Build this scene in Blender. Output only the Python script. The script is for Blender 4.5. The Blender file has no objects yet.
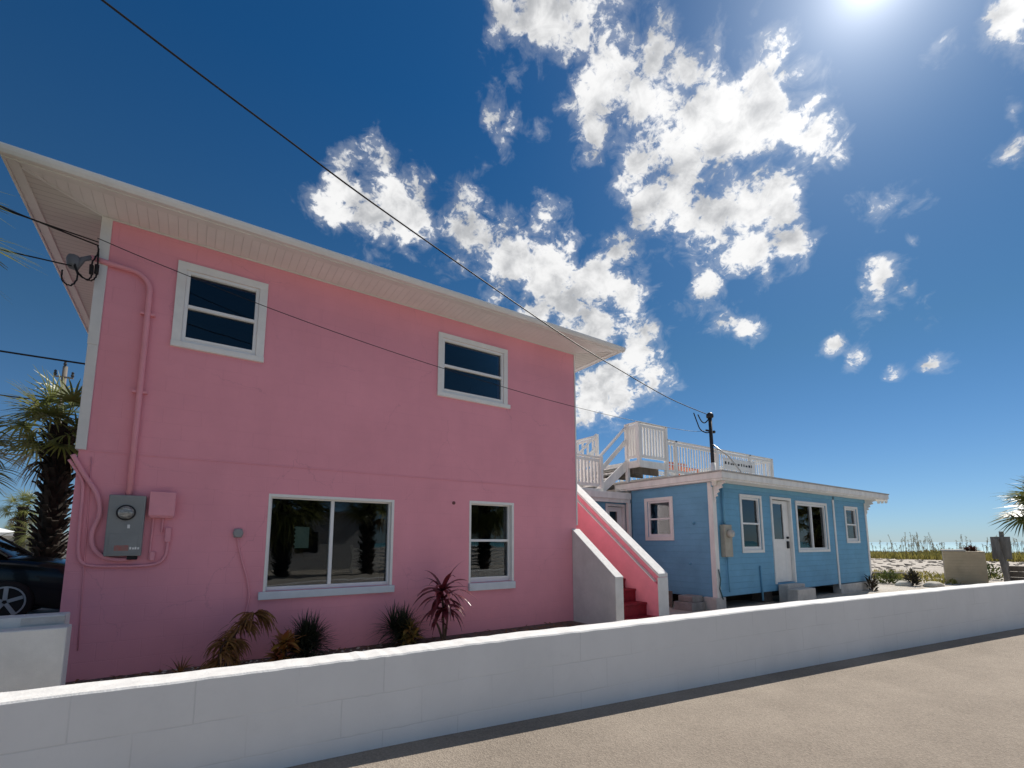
import bpy, bmesh, math, random
from mathutils import Vector, Matrix
random.seed(7)
S = bpy.context.scene
COL = S.collection
R = math.radians

# ------------------------------------------------------------------ camera
cd = bpy.data.cameras.new('camera'); cam = bpy.data.objects.new('camera', cd); COL.objects.link(cam)
cam.location = (0, 0, 1.6); cam.rotation_euler = (R(97.26), 0, R(55.89 - 90))
cd.sensor_width = 36; cd.lens = 16.607; cd.shift_x = 0; cd.shift_y = 0.0955
cd.clip_start = 0.05; cd.clip_end = 12000
S.camera = cam

# ------------------------------------------------------------------ world, sun, exposure
SUN_AZ, SUN_EL = 13.9, 46.4            # azimuth counter-clockwise from +X
SUN = Vector((math.cos(R(SUN_EL))*math.cos(R(SUN_AZ)), math.cos(R(SUN_EL))*math.sin(R(SUN_AZ)), math.sin(R(SUN_EL))))
S.view_settings.view_transform = 'Standard'; S.view_settings.look = 'None'
S.view_settings.exposure = 0.42; S.view_settings.gamma = 1.0; S.view_settings.use_curve_mapping = False
S.render.engine = 'CYCLES'
S.cycles.max_bounces = 8; S.cycles.diffuse_bounces = 4; S.cycles.transparent_max_bounces = 12
SKY_STRENGTH = 0.085
SUN_STRENGTH = 4.2

W = bpy.data.worlds.new("World"); S.world = W; W.use_nodes = True
nt = W.node_tree; nt.nodes.clear()
def wn(t, **k):
    n = nt.nodes.new(t)
    for a, v in k.items(): setattr(n, a, v)
    return n
def wm(op, a, b=None, c=None, clamp=False):
    n = wn('ShaderNodeMath', operation=op, use_clamp=clamp)
    for i, v in enumerate((a, b, c)):
        if v is None: continue
        if isinstance(v, (int, float)): n.inputs[i].default_value = v
        else: nt.links.new(v, n.inputs[i])
    return n.outputs[0]
sky = wn('ShaderNodeTexSky', sky_type='NISHITA')
sky.sun_disc = False; sky.sun_elevation = R(SUN_EL); sky.sun_rotation = R(90 - SUN_AZ)
sky.air_density = 1.0; sky.dust_density = 0.1; sky.ozone_density = 2.0; sky.altitude = 0
tc = wn('ShaderNodeTexCoord')
DIR = tc.outputs['Generated']
# cumulus clouds: places on the sky (unit direction, angular radius), broken up by fractal noise
CLOUDS = [(0.633,0.395,0.666,0.089),(0.675,0.361,0.644,0.078),(0.651,0.428,0.627,0.061),(0.663,0.480,0.574,0.065),(0.715,0.427,0.554,0.079),(0.766,0.352,0.538,0.052),(0.174,0.789,0.589,0.048),(0.269,0.755,0.598,0.076),(0.16,0.799,0.579,0.035),(0.217,0.785,0.581,0.057),(0.297,0.752,0.589,0.069),(0.386,0.726,0.569,0.075),(0.468,0.697,0.543,0.077),(0.534,0.664,0.523,0.074),(0.603,0.636,0.482,0.083),(0.664,0.59,0.46,0.052),(0.575,0.679,0.456,0.048),(0.648,0.643,0.409,0.058),(0.709,0.596,0.376,0.053),(0.692,0.649,0.316,0.079),(0.735,0.596,0.323,0.05),(0.662,0.691,0.29,0.057),(0.545,0.705,0.454,0.039),(0.33,0.518,0.789,0.039),(0.384,0.491,0.782,0.059),(0.449,0.462,0.765,0.067),(0.497,0.48,0.723,0.072),(0.512,0.509,0.692,0.042),(0.537,0.393,0.747,0.05),(0.585,0.376,0.719,0.054),(0.557,0.451,0.697,0.043),(0.603,0.439,0.667,0.074),(0.648,0.378,0.661,0.078),(0.684,0.318,0.657,0.067),(0.719,0.3,0.627,0.054),(0.594,0.485,0.641,0.047),(0.658,0.433,0.616,0.054),(0.638,0.503,0.583,0.056),(0.691,0.449,0.566,0.072),(0.74,0.388,0.549,0.069),(0.759,0.411,0.505,0.064),(0.794,0.345,0.5,0.042),(0.752,0.344,0.562,0.044),(0.759,0.278,0.589,0.029),(0.631,0.557,0.541,0.049),(0.653,0.291,0.699,0.028),(0.774,0.077,0.628,0.044),(0.795,0.071,0.602,0.028),(0.753,0.12,0.647,0.021),(0.379,0.604,0.701,0.026),(0.504,0.625,0.597,0.028),(0.44,0.571,0.693,0.018),(0.752,0.482,0.45,0.035),(0.741,0.501,0.447,0.025),(0.781,0.477,0.402,0.017),(0.808,0.443,0.388,0.02),(0.878,0.255,0.406,0.028),(0.893,0.229,0.388,0.011),(0.894,0.261,0.364,0.024),(0.913,0.221,0.343,0.019),(0.838,0.218,0.501,0.023),(0.813,0.249,0.527,0.016),(0.847,0.207,0.49,0.015),(0.905,0.3,0.301,0.015),(0.923,0.267,0.277,0.013),(0.882,0.333,0.334,0.014),(0.937,0.218,0.275,0.011),(0.858,0.096,0.504,0.015),(0.832,0.09,0.547,0.009),(0.869,0.205,0.449,0.01),
          (-0.55,-0.40,0.73,0.30),(-0.25,-0.58,0.77,0.30),(0.15,-0.62,0.77,0.28),(0.45,-0.45,0.77,0.24),(-0.85,-0.15,0.5,0.2)]  # last row: unseen clouds behind the camera, added for neutral fill light
wq = wn('ShaderNodeTexNoise'); wq.inputs['Scale'].default_value = 9.0; wq.inputs['Detail'].default_value = 5; nt.links.new(DIR, wq.inputs['Vector'])
wa = wn('ShaderNodeVectorMath', operation='MULTIPLY_ADD'); nt.links.new(wq.outputs['Color'], wa.inputs[0]); wa.inputs[1].default_value = (.075, .075, .075); wa.inputs[2].default_value = (-.0375, -.0375, -.0375)
WD = wn('ShaderNodeVectorMath', operation='ADD'); nt.links.new(DIR, WD.inputs[0]); nt.links.new(wa.outputs[0], WD.inputs[1]); WDIR = WD.outputs[0]
wb_ = wn('ShaderNodeVectorMath', operation='SCALE'); nt.links.new(wa.outputs[0], wb_.inputs[0]); wb_.inputs['Scale'].default_value = .35
WS = wn('ShaderNodeVectorMath', operation='ADD'); nt.links.new(DIR, WS.inputs[0]); nt.links.new(wb_.outputs[0], WS.inputs[1]); WDIRS = WS.outputs[0]
mask = None
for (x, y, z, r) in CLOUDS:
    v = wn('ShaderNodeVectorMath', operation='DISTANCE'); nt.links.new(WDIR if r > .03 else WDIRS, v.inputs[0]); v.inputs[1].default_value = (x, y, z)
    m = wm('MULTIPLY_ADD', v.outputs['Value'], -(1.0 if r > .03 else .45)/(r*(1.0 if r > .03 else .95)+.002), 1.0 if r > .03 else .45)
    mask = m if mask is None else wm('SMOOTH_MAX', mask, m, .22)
mask = wm('MAXIMUM', mask, -1.6)
def fbm(scale, detail, rough, off=(0, 0, 0), dist=0.0):
    mp = wn('ShaderNodeVectorMath', operation='ADD'); nt.links.new(DIR, mp.inputs[0]); mp.inputs[1].default_value = off
    st = wn('ShaderNodeVectorMath', operation='MULTIPLY'); nt.links.new(mp.outputs[0], st.inputs[0]); st.inputs[1].default_value = (1, 1, 1.25)
    n = wn('ShaderNodeTexNoise'); n.inputs['Scale'].default_value = scale; n.inputs['Detail'].default_value = detail
    n.inputs['Roughness'].default_value = rough; n.inputs['Distortion'].default_value = dist
    nt.links.new(st.outputs[0], n.inputs['Vector']); return n.outputs['Fac']
def sstep(v, lo, hi):
    n = wn('ShaderNodeMapRange', interpolation_type='SMOOTHSTEP'); nt.links.new(v, n.inputs['Value'])
    n.inputs['From Min'].default_value = lo; n.inputs['From Max'].default_value = hi; return n.outputs['Result']
n0 = fbm(7, 3, 0.5)
n1 = fbm(13, 10, 0.57)
nw = fbm(26, 10, 0.62, dist=0.9)
n3 = fbm(12, 5, 0.55, off=tuple(SUN*0.03))
body = wm('MULTIPLY_ADD', mask, 1.55, wm('ADD', wm('MULTIPLY_ADD', n1, 3.8, -1.9), wm('MULTIPLY_ADD', n0, 1.8, -0.9)))
nf = fbm(75, 6, 0.6, dist=0.6)
d1 = wm('ADD', wm('MULTIPLY_ADD', nf, 1.7, -0.85), wm('ADD', body, wm('MULTIPLY_ADD', nw, 2.0, -1.0)))
veil = wm('MULTIPLY', sstep(wm('ADD', body, wm('MULTIPLY_ADD', nw, 2.6, -1.3)), -0.3, 0.9), 0.24)
alpha = wm('MAXIMUM', sstep(d1, 0.30, 0.98), veil)
# brilliant rims, greyer where the cloud is thick
thick = wm('MULTIPLY_ADD', wm('MINIMUM', mask, 0.6), 0.7, wm('ADD', wm('MULTIPLY_ADD', n3, 4.4, -2.2), wm('MULTIPLY_ADD', nw, 1.6, -0.8)))
shade = sstep(thick, -0.1, 1.5)
ccol = wn('ShaderNodeMix', data_type='RGBA'); nt.links.new(shade, ccol.inputs['Factor'])
ccol.inputs['A'].default_value = (1.0, 1.0, 1.0, 1); ccol.inputs['B'].default_value = (0.46, 0.475, 0.50, 1)
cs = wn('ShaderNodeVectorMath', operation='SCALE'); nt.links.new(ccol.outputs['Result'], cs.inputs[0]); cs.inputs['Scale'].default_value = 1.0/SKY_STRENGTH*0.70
# sky colour (deep polarised blue)
sz = wn('ShaderNodeSeparateXYZ'); nt.links.new(DIR, sz.inputs[0])
tint = wn('ShaderNodeValToRGB'); te = tint.color_ramp.elements
te[0].position = 0.0; te[0].color = (.34, .50, .80, 1); te[1].position = .72; te[1].color = (.085, .36, .57, 1)
t2_ = te.new(.12); t2_.color = (.31, .47, .66, 1); t3_ = te.new(.35); t3_.color = (.23, .43, .54, 1)
nt.links.new(sz.outputs[2], tint.inputs[0])
hs = wn('ShaderNodeVectorMath', operation='MULTIPLY'); nt.links.new(sky.outputs[0], hs.inputs[0]); nt.links.new(tint.outputs[0], hs.inputs[1])
mx = wn('ShaderNodeMix', data_type='RGBA'); nt.links.new(alpha, mx.inputs['Factor']); nt.links.new(hs.outputs[0], mx.inputs['A']); nt.links.new(cs.outputs[0], mx.inputs['B'])
# aureole round the sun
dt = wn('ShaderNodeVectorMath', operation='DOT_PRODUCT'); nt.links.new(DIR, dt.inputs[0]); dt.inputs[1].default_value = SUN
dpos = wm('MAXIMUM', dt.outputs['Value'], 0.0)
gl = None
for pw, k in ((9000, 1.2), (2400, .40), (700, .38), (140, .24), (26, .11)):
    q = wm('MULTIPLY', wm('POWER', dpos, float(pw)), k/SKY_STRENGTH); gl = q if gl is None else wm('ADD', gl, q)
gv = wn('ShaderNodeCombineXYZ')
for i in range(3): nt.links.new(gl, gv.inputs[i])
ad = wn('ShaderNodeVectorMath', operation='ADD'); nt.links.new(mx.outputs['Result'], ad.inputs[0]); nt.links.new(gv.outputs[0], ad.inputs[1])
bg = wn('ShaderNodeBackground'); bg.inputs['Strength'].default_value = SKY_STRENGTH; nt.links.new(ad.outputs[0], bg.inputs['Color'])
wo = wn('ShaderNodeOutputWorld'); nt.links.new(bg.outputs[0], wo.inputs['Surface'])

sl = bpy.data.lights.new('sun', 'SUN'); sun = bpy.data.objects.new('sun', sl); COL.objects.link(sun)
sl.energy = SUN_STRENGTH; sl.angle = R(0.53); sl.color = (1.0, 0.95, 0.87)
sun.rotation_euler = SUN.to_track_quat('Z', 'Y').to_euler(); sun.location = (0, 0, 30)

# ------------------------------------------------------------------ materials
def mat(name, col, rough=0.7, var=0.0, vscale=4.0, bump=0.0, bscale=60.0, spec=0.3, metal=0.0, coat=0.0, col2=None, detail=6, trans=0.0, stretch=(1, 1, 1)):
    m = bpy.data.materials.new(name); m.use_nodes = True; t = m.node_tree; b = t.nodes['Principled BSDF']
    b.inputs['Roughness'].default_value = rough; b.inputs['Metallic'].default_value = metal
    b.inputs['Specular IOR Level'].default_value = spec; b.inputs['Coat Weight'].default_value = coat
    c = (*col, 1)
    b.inputs['Base Color'].default_value = c
    co = t.nodes.new('ShaderNodeTexCoord'); mp = t.nodes.new('ShaderNodeMapping'); mp.inputs['Scale'].default_value = stretch
    t.links.new(co.outputs['Object'], mp.inputs['Vector'])
    if var or col2:
        n = t.nodes.new('ShaderNodeTexNoise'); n.inputs['Scale'].default_value = vscale; n.inputs['Detail'].default_value = detail; n.inputs['Roughness'].default_value = 0.65
        t.links.new(mp.outputs[0], n.inputs['Vector'])
        r = t.nodes.new('ShaderNodeValToRGB'); r.color_ramp.elements[0].position = 0.32; r.color_ramp.elements[1].position = 0.68
        if col2 is None:
            r.color_ramp.elements[0].color = (*[x*(1-var) for x in col], 1); r.color_ramp.elements[1].color = (*[min(1, x*(1+var)) for x in col], 1)
        else:
            r.color_ramp.elements[0].color = c; r.color_ramp.elements[1].color = (*col2, 1)
        t.links.new(n.outputs['Fac'], r.inputs[0]); t.links.new(r.outputs[0], b.inputs['Base Color'])
    if bump:
        n = t.nodes.new('ShaderNodeTexNoise'); n.inputs['Scale'].default_value = bscale; n.inputs['Detail'].default_value = 5
        t.links.new(mp.outputs[0], n.inputs['Vector'])
        bp = t.nodes.new('ShaderNodeBump'); bp.inputs['Strength'].default_value = bump; bp.inputs['Distance'].default_value = 0.01
        t.links.new(n.outputs['Fac'], bp.inputs['Height']); t.links.new(bp.outputs[0], b.inputs['Normal'])
    if trans:
        tr = t.nodes.new('ShaderNodeBsdfTranslucent'); ms = t.nodes.new('ShaderNodeMixShader'); ms.inputs[0].default_value = trans
        src = b.inputs['Base Color'].links
        if src: t.links.new(src[0].from_socket, tr.inputs['Color'])
        else: tr.inputs['Color'].default_value = c
        o = t.nodes['Material Output']
        t.links.new(b.outputs[0], ms.inputs[1]); t.links.new(tr.outputs[0], ms.inputs[2]); t.links.new(ms.outputs[0], o.inputs['Surface'])
    return m

def N(t, typ, **k):
    n = t.nodes.new(typ)
    for a, v in k.items(): setattr(n, a, v)
    return n
def M_(t, op, a, b=None, c=None):
    n = N(t, 'ShaderNodeMath', operation=op)
    for i, v in enumerate((a, b, c)):
        if v is None: continue
        if isinstance(v, (int, float)): n.inputs[i].default_value = v
        else: t.links.new(v, n.inputs[i])
    return n.outputs[0]

def grooved(name, col, axis, pitch, groove, depth, rough=0.6, var=0.08, dark=0.55, lap=False, spec=0.3, wear=None):
    """boards / slats: a groove every `pitch` metres along one object axis"""
    m = mat(name, col, rough, var=var, vscale=1.7, spec=spec)
    t = m.node_tree; b = t.nodes['Principled BSDF']
    co = N(t, 'ShaderNodeTexCoord'); sp = N(t, 'ShaderNodeSeparateXYZ'); t.links.new(co.outputs['Object'], sp.inputs[0])
    fr = M_(t, 'FRACT', M_(t, 'MULTIPLY', sp.outputs[axis], 1.0/pitch))
    g = M_(t, 'GREATER_THAN', fr, groove)                 # 0 inside the groove
    h = g if not lap else M_(t, 'SUBTRACT', g, fr)
    bp = N(t, 'ShaderNodeBump'); bp.inputs['Strength'].default_value = 1.0; bp.inputs['Distance'].default_value = depth
    n = N(t, 'ShaderNodeTexNoise'); n.inputs['Scale'].default_value = 90; t.links.new(co.outputs['Object'], n.inputs['Vector'])
    hh = M_(t, 'MULTIPLY_ADD', n.outputs['Fac'], 0.12, h)
    t.links.new(hh, bp.inputs['Height']); t.links.new(bp.outputs[0], b.inputs['Normal'])
    src = b.inputs['Base Color'].links[0].from_socket
    mixn = N(t, 'ShaderNodeMix', data_type='RGBA'); mixn.inputs['A'].default_value = (*[c*dark for c in col], 1)
    t.links.new(g, mixn.inputs['Factor']); t.links.new(src, mixn.inputs['B']); t.links.new(mixn.outputs['Result'], b.inputs['Base Color'])
    return m

def stucco(name, col, course=0.21, block=0.42, faint=0.93, stain=(0.8, 0.8, 0.85), bumpk=0.5, uv=False, dirt=0.0, crack=.35):
    """painted masonry: fine sand texture, faint block joints, blotchy paint"""
    m = bpy.data.materials.new(name); m.use_nodes = True; t = m.node_tree; b = t.nodes['Principled BSDF']
    b.inputs['Roughness'].default_value = 0.78; b.inputs['Specular IOR Level'].default_value = 0.25
    co = N(t, 'ShaderNodeTexCoord')
    vec = co.outputs['UV'] if uv else None
    if not uv:
        sp = N(t, 'ShaderNodeSeparateXYZ'); t.links.new(co.outputs['Object'], sp.inputs[0])
        cb = N(t, 'ShaderNodeCombineXYZ'); t.links.new(M_(t, 'ADD', sp.outputs[0], sp.outputs[1]), cb.inputs[0]); t.links.new(sp.outputs[2], cb.inputs[1]); vec = cb.outputs[0]
    wob = N(t, 'ShaderNodeTexNoise'); wob.inputs['Scale'].default_value = 3.0; t.links.new(co.outputs['Object'], wob.inputs['Vector'])
    wv = N(t, 'ShaderNodeVectorMath', operation='MULTIPLY_ADD'); t.links.new(wob.outputs['Color'], wv.inputs[0]); wv.inputs[1].default_value = (0.012, 0.012, 0); t.links.new(vec, wv.inputs[2])
    br = N(t, 'ShaderNodeTexBrick'); t.links.new(wv.outputs[0], br.inputs['Vector'])
    br.offset = 0.5; br.inputs['Scale'].default_value = 1.0; br.inputs['Brick Width'].default_value = block; br.inputs['Row Height'].default_value = course
    br.inputs['Mortar Size'].default_value = 0.006; br.inputs['Mortar Smooth'].default_value = 0.6
    n1 = N(t, 'ShaderNodeTexNoise'); n1.inputs['Scale'].default_value = 0.9; n1.inputs['Detail'].default_value = 8; n1.inputs['Roughness'].default_value = 0.65; t.links.new(co.outputs['Object'], n1.inputs['Vector'])
    n2 = N(t, 'ShaderNodeTexNoise'); n2.inputs['Scale'].default_value = 130; n2.inputs['Detail'].default_value = 4; t.links.new(co.outputs['Object'], n2.inputs['Vector'])
    # rain streaks
    mp = N(t, 'ShaderNodeMapping'); mp.inputs['Scale'].default_value = (2.2, 2.2, 0.7); t.links.new(co.outputs['Object'], mp.inputs[0])
    n3 = N(t, 'ShaderNodeTexNoise'); n3.inputs['Scale'].default_value = 1; n3.inputs['Detail'].default_value = 6; t.links.new(mp.outputs[0], n3.inputs['Vector'])
    rp = N(t, 'ShaderNodeValToRGB'); rp.color_ramp.elements[0].position = .3; rp.color_ramp.elements[1].position = .7
    rp.color_ramp.elements[0].color = (*[c*0.92 for c in col], 1); rp.color_ramp.elements[1].color = (*[min(1, c*1.07) for c in col], 1)
    t.links.new(M_(t, 'ADD', M_(t, 'MULTIPLY', n1.outputs['Fac'], .65), M_(t, 'MULTIPLY', n3.outputs['Fac'], .35)), rp.inputs[0])
    jm = N(t, 'ShaderNodeMix', data_type='RGBA', blend_type='MULTIPLY'); jm.inputs['Factor'].default_value = 1
    jf = N(t, 'ShaderNodeMapRange'); t.links.new(br.outputs['Fac'], jf.inputs['Value']); jf.inputs['To Min'].default_value = 1.0; jf.inputs['To Max'].default_value = faint
    # joints fade in and out
    nj = N(t, 'ShaderNodeTexNoise'); nj.inputs['Scale'].default_value = 1.7; nj.inputs['Detail'].default_value = 3; t.links.new(co.outputs['Object'], nj.inputs['Vector'])
    jr = N(t, 'ShaderNodeMapRange'); t.links.new(nj.outputs['Fac'], jr.inputs['Value']); jr.inputs['From Min'].default_value = .42; jr.inputs['From Max'].default_value = .6
    t.links.new(M_(t, 'MULTIPLY', jr.outputs[0], br.outputs['Fac']), jf.inputs['Value'])
    t.links.new(rp.outputs[0], jm.inputs['A']); t.links.new(jf.outputs[0], jm.inputs['B'])
    last = jm.outputs['Result']
    cv = N(t, 'ShaderNodeTexVoronoi', feature='DISTANCE_TO_EDGE'); cv.inputs['Scale'].default_value = .55
    cw = N(t, 'ShaderNodeVectorMath', operation='MULTIPLY_ADD'); t.links.new(n1.outputs['Color'], cw.inputs[0]); cw.inputs[1].default_value = (.7, .7, .7); t.links.new(co.outputs['Object'], cw.inputs[2]); t.links.new(cw.outputs[0], cv.inputs['Vector'])
    ck = N(t, 'ShaderNodeMapRange'); t.links.new(cv.outputs['Distance'], ck.inputs['Value']); ck.inputs['From Min'].default_value = 0; ck.inputs['From Max'].default_value = .0035; ck.inputs['To Min'].default_value = crack; ck.inputs['To Max'].default_value = 0
    ck2 = M_(t, 'MULTIPLY', ck.outputs[0], jr.outputs[0])
    cm = N(t, 'ShaderNodeMix', data_type='RGBA'); t.links.new(ck2, cm.inputs['Factor']); t.links.new(last, cm.inputs['A']); cm.inputs['B'].default_value = (*[c*.5 for c in col], 1); last = cm.outputs['Result']
    if dirt:
        n4 = N(t, 'ShaderNodeTexNoise'); n4.inputs['Scale'].default_value = 7; n4.inputs['Detail'].default_value = 9; n4.inputs['Roughness'].default_value = .75; t.links.new(co.outputs['Object'], n4.inputs['Vector'])
        r4 = N(t, 'ShaderNodeMapRange'); t.links.new(n4.outputs['Fac'], r4.inputs['Value']); r4.inputs['From Min'].default_value = .55; r4.inputs['From Max'].default_value = .8; r4.inputs['To Min'].default_value = 0; r4.inputs['To Max'].default_value = dirt
        dm = N(t, 'ShaderNodeMix', data_type='RGBA'); t.links.new(r4.outputs[0], dm.inputs['Factor']); t.links.new(last, dm.inputs['A']); dm.inputs['B'].default_value = (*[c*.55 for c in col], 1); last = dm.outputs['Result']
    t.links.new(last, b.inputs['Base Color'])
    bp = N(t, 'ShaderNodeBump'); bp.inputs['Strength'].default_value = bumpk; bp.inputs['Distance'].default_value = 0.006
    hh = M_(t, 'ADD', M_(t, 'MULTIPLY', n2.outputs['Fac'], .35), M_(t, 'MULTIPLY', br.outputs['Fac'], -.5))
    hh = M_(t, 'MULTIPLY_ADD', n1.outputs['Fac'], 1.2, hh)
    t.links.new(hh, bp.inputs['Height']); t.links.new(bp.outputs[0], b.inputs['Normal'])
    return m

def glass_mat(name, tint=(0.66, 0.70, 0.70), ior=1.58):
    m = bpy.data.materials.new(name); m.use_nodes = True; t = m.node_tree; t.nodes.remove(t.nodes['Principled BSDF'])
    tr = N(t, 'ShaderNodeBsdfTransparent'); tr.inputs[0].default_value = (*tint, 1)
    gl = N(t, 'ShaderNodeBsdfGlossy'); gl.inputs['Roughness'].default_value = 0.015; gl.inputs['Color'].default_value = (.95, .97, 1, 1)
    n = N(t, 'ShaderNodeTexNoise'); n.inputs['Scale'].default_value = 1.6; co = N(t, 'ShaderNodeTexCoord'); t.links.new(co.outputs['Object'], n.inputs['Vector'])
    bp = N(t, 'ShaderNodeBump'); bp.inputs['Strength'].default_value = 0.10; bp.inputs['Distance'].default_value = 0.02; t.links.new(n.outputs['Fac'], bp.inputs['Height']); t.links.new(bp.outputs[0], gl.inputs['Normal'])
    fr = N(t, 'ShaderNodeFresnel'); fr.inputs['IOR'].default_value = ior
    ms = N(t, 'ShaderNodeMixShader'); t.links.new(fr.outputs[0], ms.inputs[0]); t.links.new(tr.outputs[0], ms.inputs[1]); t.links.new(gl.outputs[0], ms.inputs[2])
    t.links.new(ms.outputs[0], t.nodes['Material Output'].inputs['Surface'])
    return m

PINK = stucco('pink_stucco', (0.79, 0.33, 0.392), faint=0.955, bumpk=0.40)
PINKPAINT = mat('pink_paint', (0.77, 0.325, 0.38), 0.55, var=.06, bump=.1)
PINKWALL = mat('coral_stucco', (0.85, 0.25, 0.32), 0.75, var=.06, bump=.35, bscale=110)
WHITEBLOCK = stucco('white_block', (0.79, 0.79, 0.78), course=0.28, block=0.63, faint=0.87, bumpk=0.35, uv=True, dirt=.12, crack=.06)
COPING = mat('white_coping_paint', (0.70, 0.69, 0.67), 0.8, var=.10, vscale=9, bump=.35, bscale=60)
GREYWHITE = mat('greyed_white_stucco', (0.62, 0.62, 0.60), 0.8, var=.08, bump=.45, bscale=90)
WHITESTUCCO = mat('white_stucco', (0.70, 0.70, 0.68), 0.8, var=.07, bump=.45, bscale=90)
WHITE = mat('white_paint', (0.78, 0.77, 0.74), 0.5, var=.05, vscale=6, bump=.06)
WHITEWOOD = mat('weathered_white_wood', (0.80, 0.78, 0.74), 0.7, var=.10, vscale=5, bump=.2, bscale=30, stretch=(1, 1, .3))
VINYL = mat('white_vinyl', (0.80, 0.80, 0.79), 0.38, var=.03)
SILL = mat('blue_grey_sill', (0.62, 0.66, 0.70), 0.6, var=.06)
ALU = mat('white_aluminium', (0.72, 0.71, 0.69), 0.4, var=.06, vscale=3)
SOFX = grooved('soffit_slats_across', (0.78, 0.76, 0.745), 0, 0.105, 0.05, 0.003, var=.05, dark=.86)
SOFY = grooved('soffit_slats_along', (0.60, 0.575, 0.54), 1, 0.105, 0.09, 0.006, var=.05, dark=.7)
ROOFM = mat('grey_shingle', (0.24, 0.23, 0.22), 0.9, var=.3, vscale=30, bump=.6)
BLUE = grooved('blue_lap_siding', (0.15, 0.365, 0.54), 2, 0.15, 0.04, 0.008, var=.10, dark=.86, lap=True)
BLUEP = mat('blue_paint', (0.145, 0.355, 0.52), 0.6, var=.07)
RED = mat('red_step_paint', (0.22, 0.012, 0.022), 0.6, var=.25, vscale=9, bump=.25)
GREY = mat('grey_meter_enamel', (0.25, 0.26, 0.255), 0.5, var=.08)
GREYP = mat('grey_plastic', (0.30, 0.30, 0.30), 0.5)
BLACK = mat('black_rubber', (0.012, 0.012, 0.013), 0.55, var=.2)
DARKMETAL = mat('dark_steel', (0.03, 0.03, 0.032), 0.5, metal=.3)
STEEL = mat('galvanised_steel', (0.42, 0.42, 0.42), 0.4, metal=.7, var=.1)
GLASS = glass_mat('window_glass')
GLASSD = glass_mat('window_glass_dark', (0.3, 0.33, 0.36), 1.8)
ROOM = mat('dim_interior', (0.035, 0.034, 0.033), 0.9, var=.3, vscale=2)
CURTAIN = mat('dark_curtain', (0.06, 0.058, 0.06), 0.9, var=.2)
PAPER = mat('pale_green_paper', (0.48, 0.66, 0.56), 0.8)
CONC = mat('pale_concrete', (0.50, 0.48, 0.45), 0.9, var=.16, vscale=5, bump=.4)
DARKWOOD = mat('weathered_grey_wood', (0.16, 0.14, 0.12), 0.9, var=.35, vscale=4, bump=.5, bscale=25, stretch=(1, 1, .25))
GREYWOOD = mat('silver_grey_wood', (0.24, 0.225, 0.21), 0.9, var=.3, vscale=6, bump=.4, bscale=25, stretch=(1, 1, .25))
BEIGE = grooved('beige_board', (0.50, 0.39, 0.26), 2, 0.11, 0.06, 0.006, var=.15, dark=.85)
TIRE = mat('tyre_rubber', (0.018, 0.018, 0.018), 0.8, bump=.2)
RIM = mat('alloy_rim', (0.45, 0.45, 0.46), 0.3, metal=.9)
CARP = mat('black_car_paint', (0.003, 0.0035, 0.005), 0.22, coat=.35, spec=.3)
CARGL = mat('car_glass', (0.006, 0.008, 0.009), 0.04, spec=.6)
LAMP = mat('headlamp_lens', (0.5, 0.52, 0.55), 0.1, coat=1.0, spec=.6)
TERRA = mat('orange_paint', (0.62, 0.15, 0.05), 0.6, var=.15)
FROND = mat('palm_frond', (0.085, 0.11, 0.025), 0.40, col2=(0.26, 0.26, 0.075), vscale=1.2, spec=.5, trans=.38)
FRONDDRY = mat('dry_frond', (0.22, 0.15, 0.06), 0.7, col2=(0.36, 0.28, 0.12), vscale=2, trans=.2)
BARK = mat('palm_bark', (0.035, 0.028, 0.022), 0.95, var=.5, vscale=6, bump=1.0, bscale=14)
BARKL = mat('grey_palm_bark', (0.17, 0.15, 0.125), 0.95, var=.35, vscale=6, bump=.8, bscale=14)
DRYLEAF = mat('dry_brown_leaf', (0.15, 0.055, 0.03), 0.7, col2=(0.34, 0.19, 0.06), vscale=9, trans=.2)
GRASSD = mat('dark_spiky_leaf', (0.014, 0.018, 0.012), 0.5, col2=(0.035, 0.042, 0.02), vscale=7, spec=.4)
CROTON = mat('croton_leaf', (0.33, 0.21, 0.03), 0.45, col2=(0.25, 0.05, 0.03), vscale=8, spec=.5, trans=.2)
CROTON2 = mat('croton_leaf_green', (0.09, 0.11, 0.02), 0.45, col2=(0.36, 0.17, 0.05), vscale=8, spec=.5, trans=.2)
CORDY = mat('cordyline_leaf', (0.07, 0.010, 0.016), 0.3, col2=(0.20, 0.03, 0.04), vscale=5, spec=.7, trans=.2)
STEM = mat('brown_stem', (0.08, 0.05, 0.035), 0.8, var=.3, vscale=12, bump=.4)
DUNEG = mat('dune_grass_blades', (0.17, 0.17, 0.04), 0.7, col2=(0.40, 0.33, 0.10), vscale=.5, trans=.3)
OATS = mat('sea_oat_stalks', (0.34, 0.27, 0.14), 0.8, var=.3, trans=.2)
SHRUB = mat('shrub_leaf', (0.05, 0.075, 0.02), 0.55, col2=(0.15, 0.16, 0.04), vscale=3, trans=.25)
SHRUBD = mat('dark_shrub_leaf', (0.025, 0.022, 0.015), 0.6, col2=(0.06, 0.05, 0.025), vscale=6, trans=.15)
ROCK = mat('pale_rock', (0.50, 0.46, 0.40), 0.9, var=.2, vscale=6, bump=.6, bscale=12)

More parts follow.
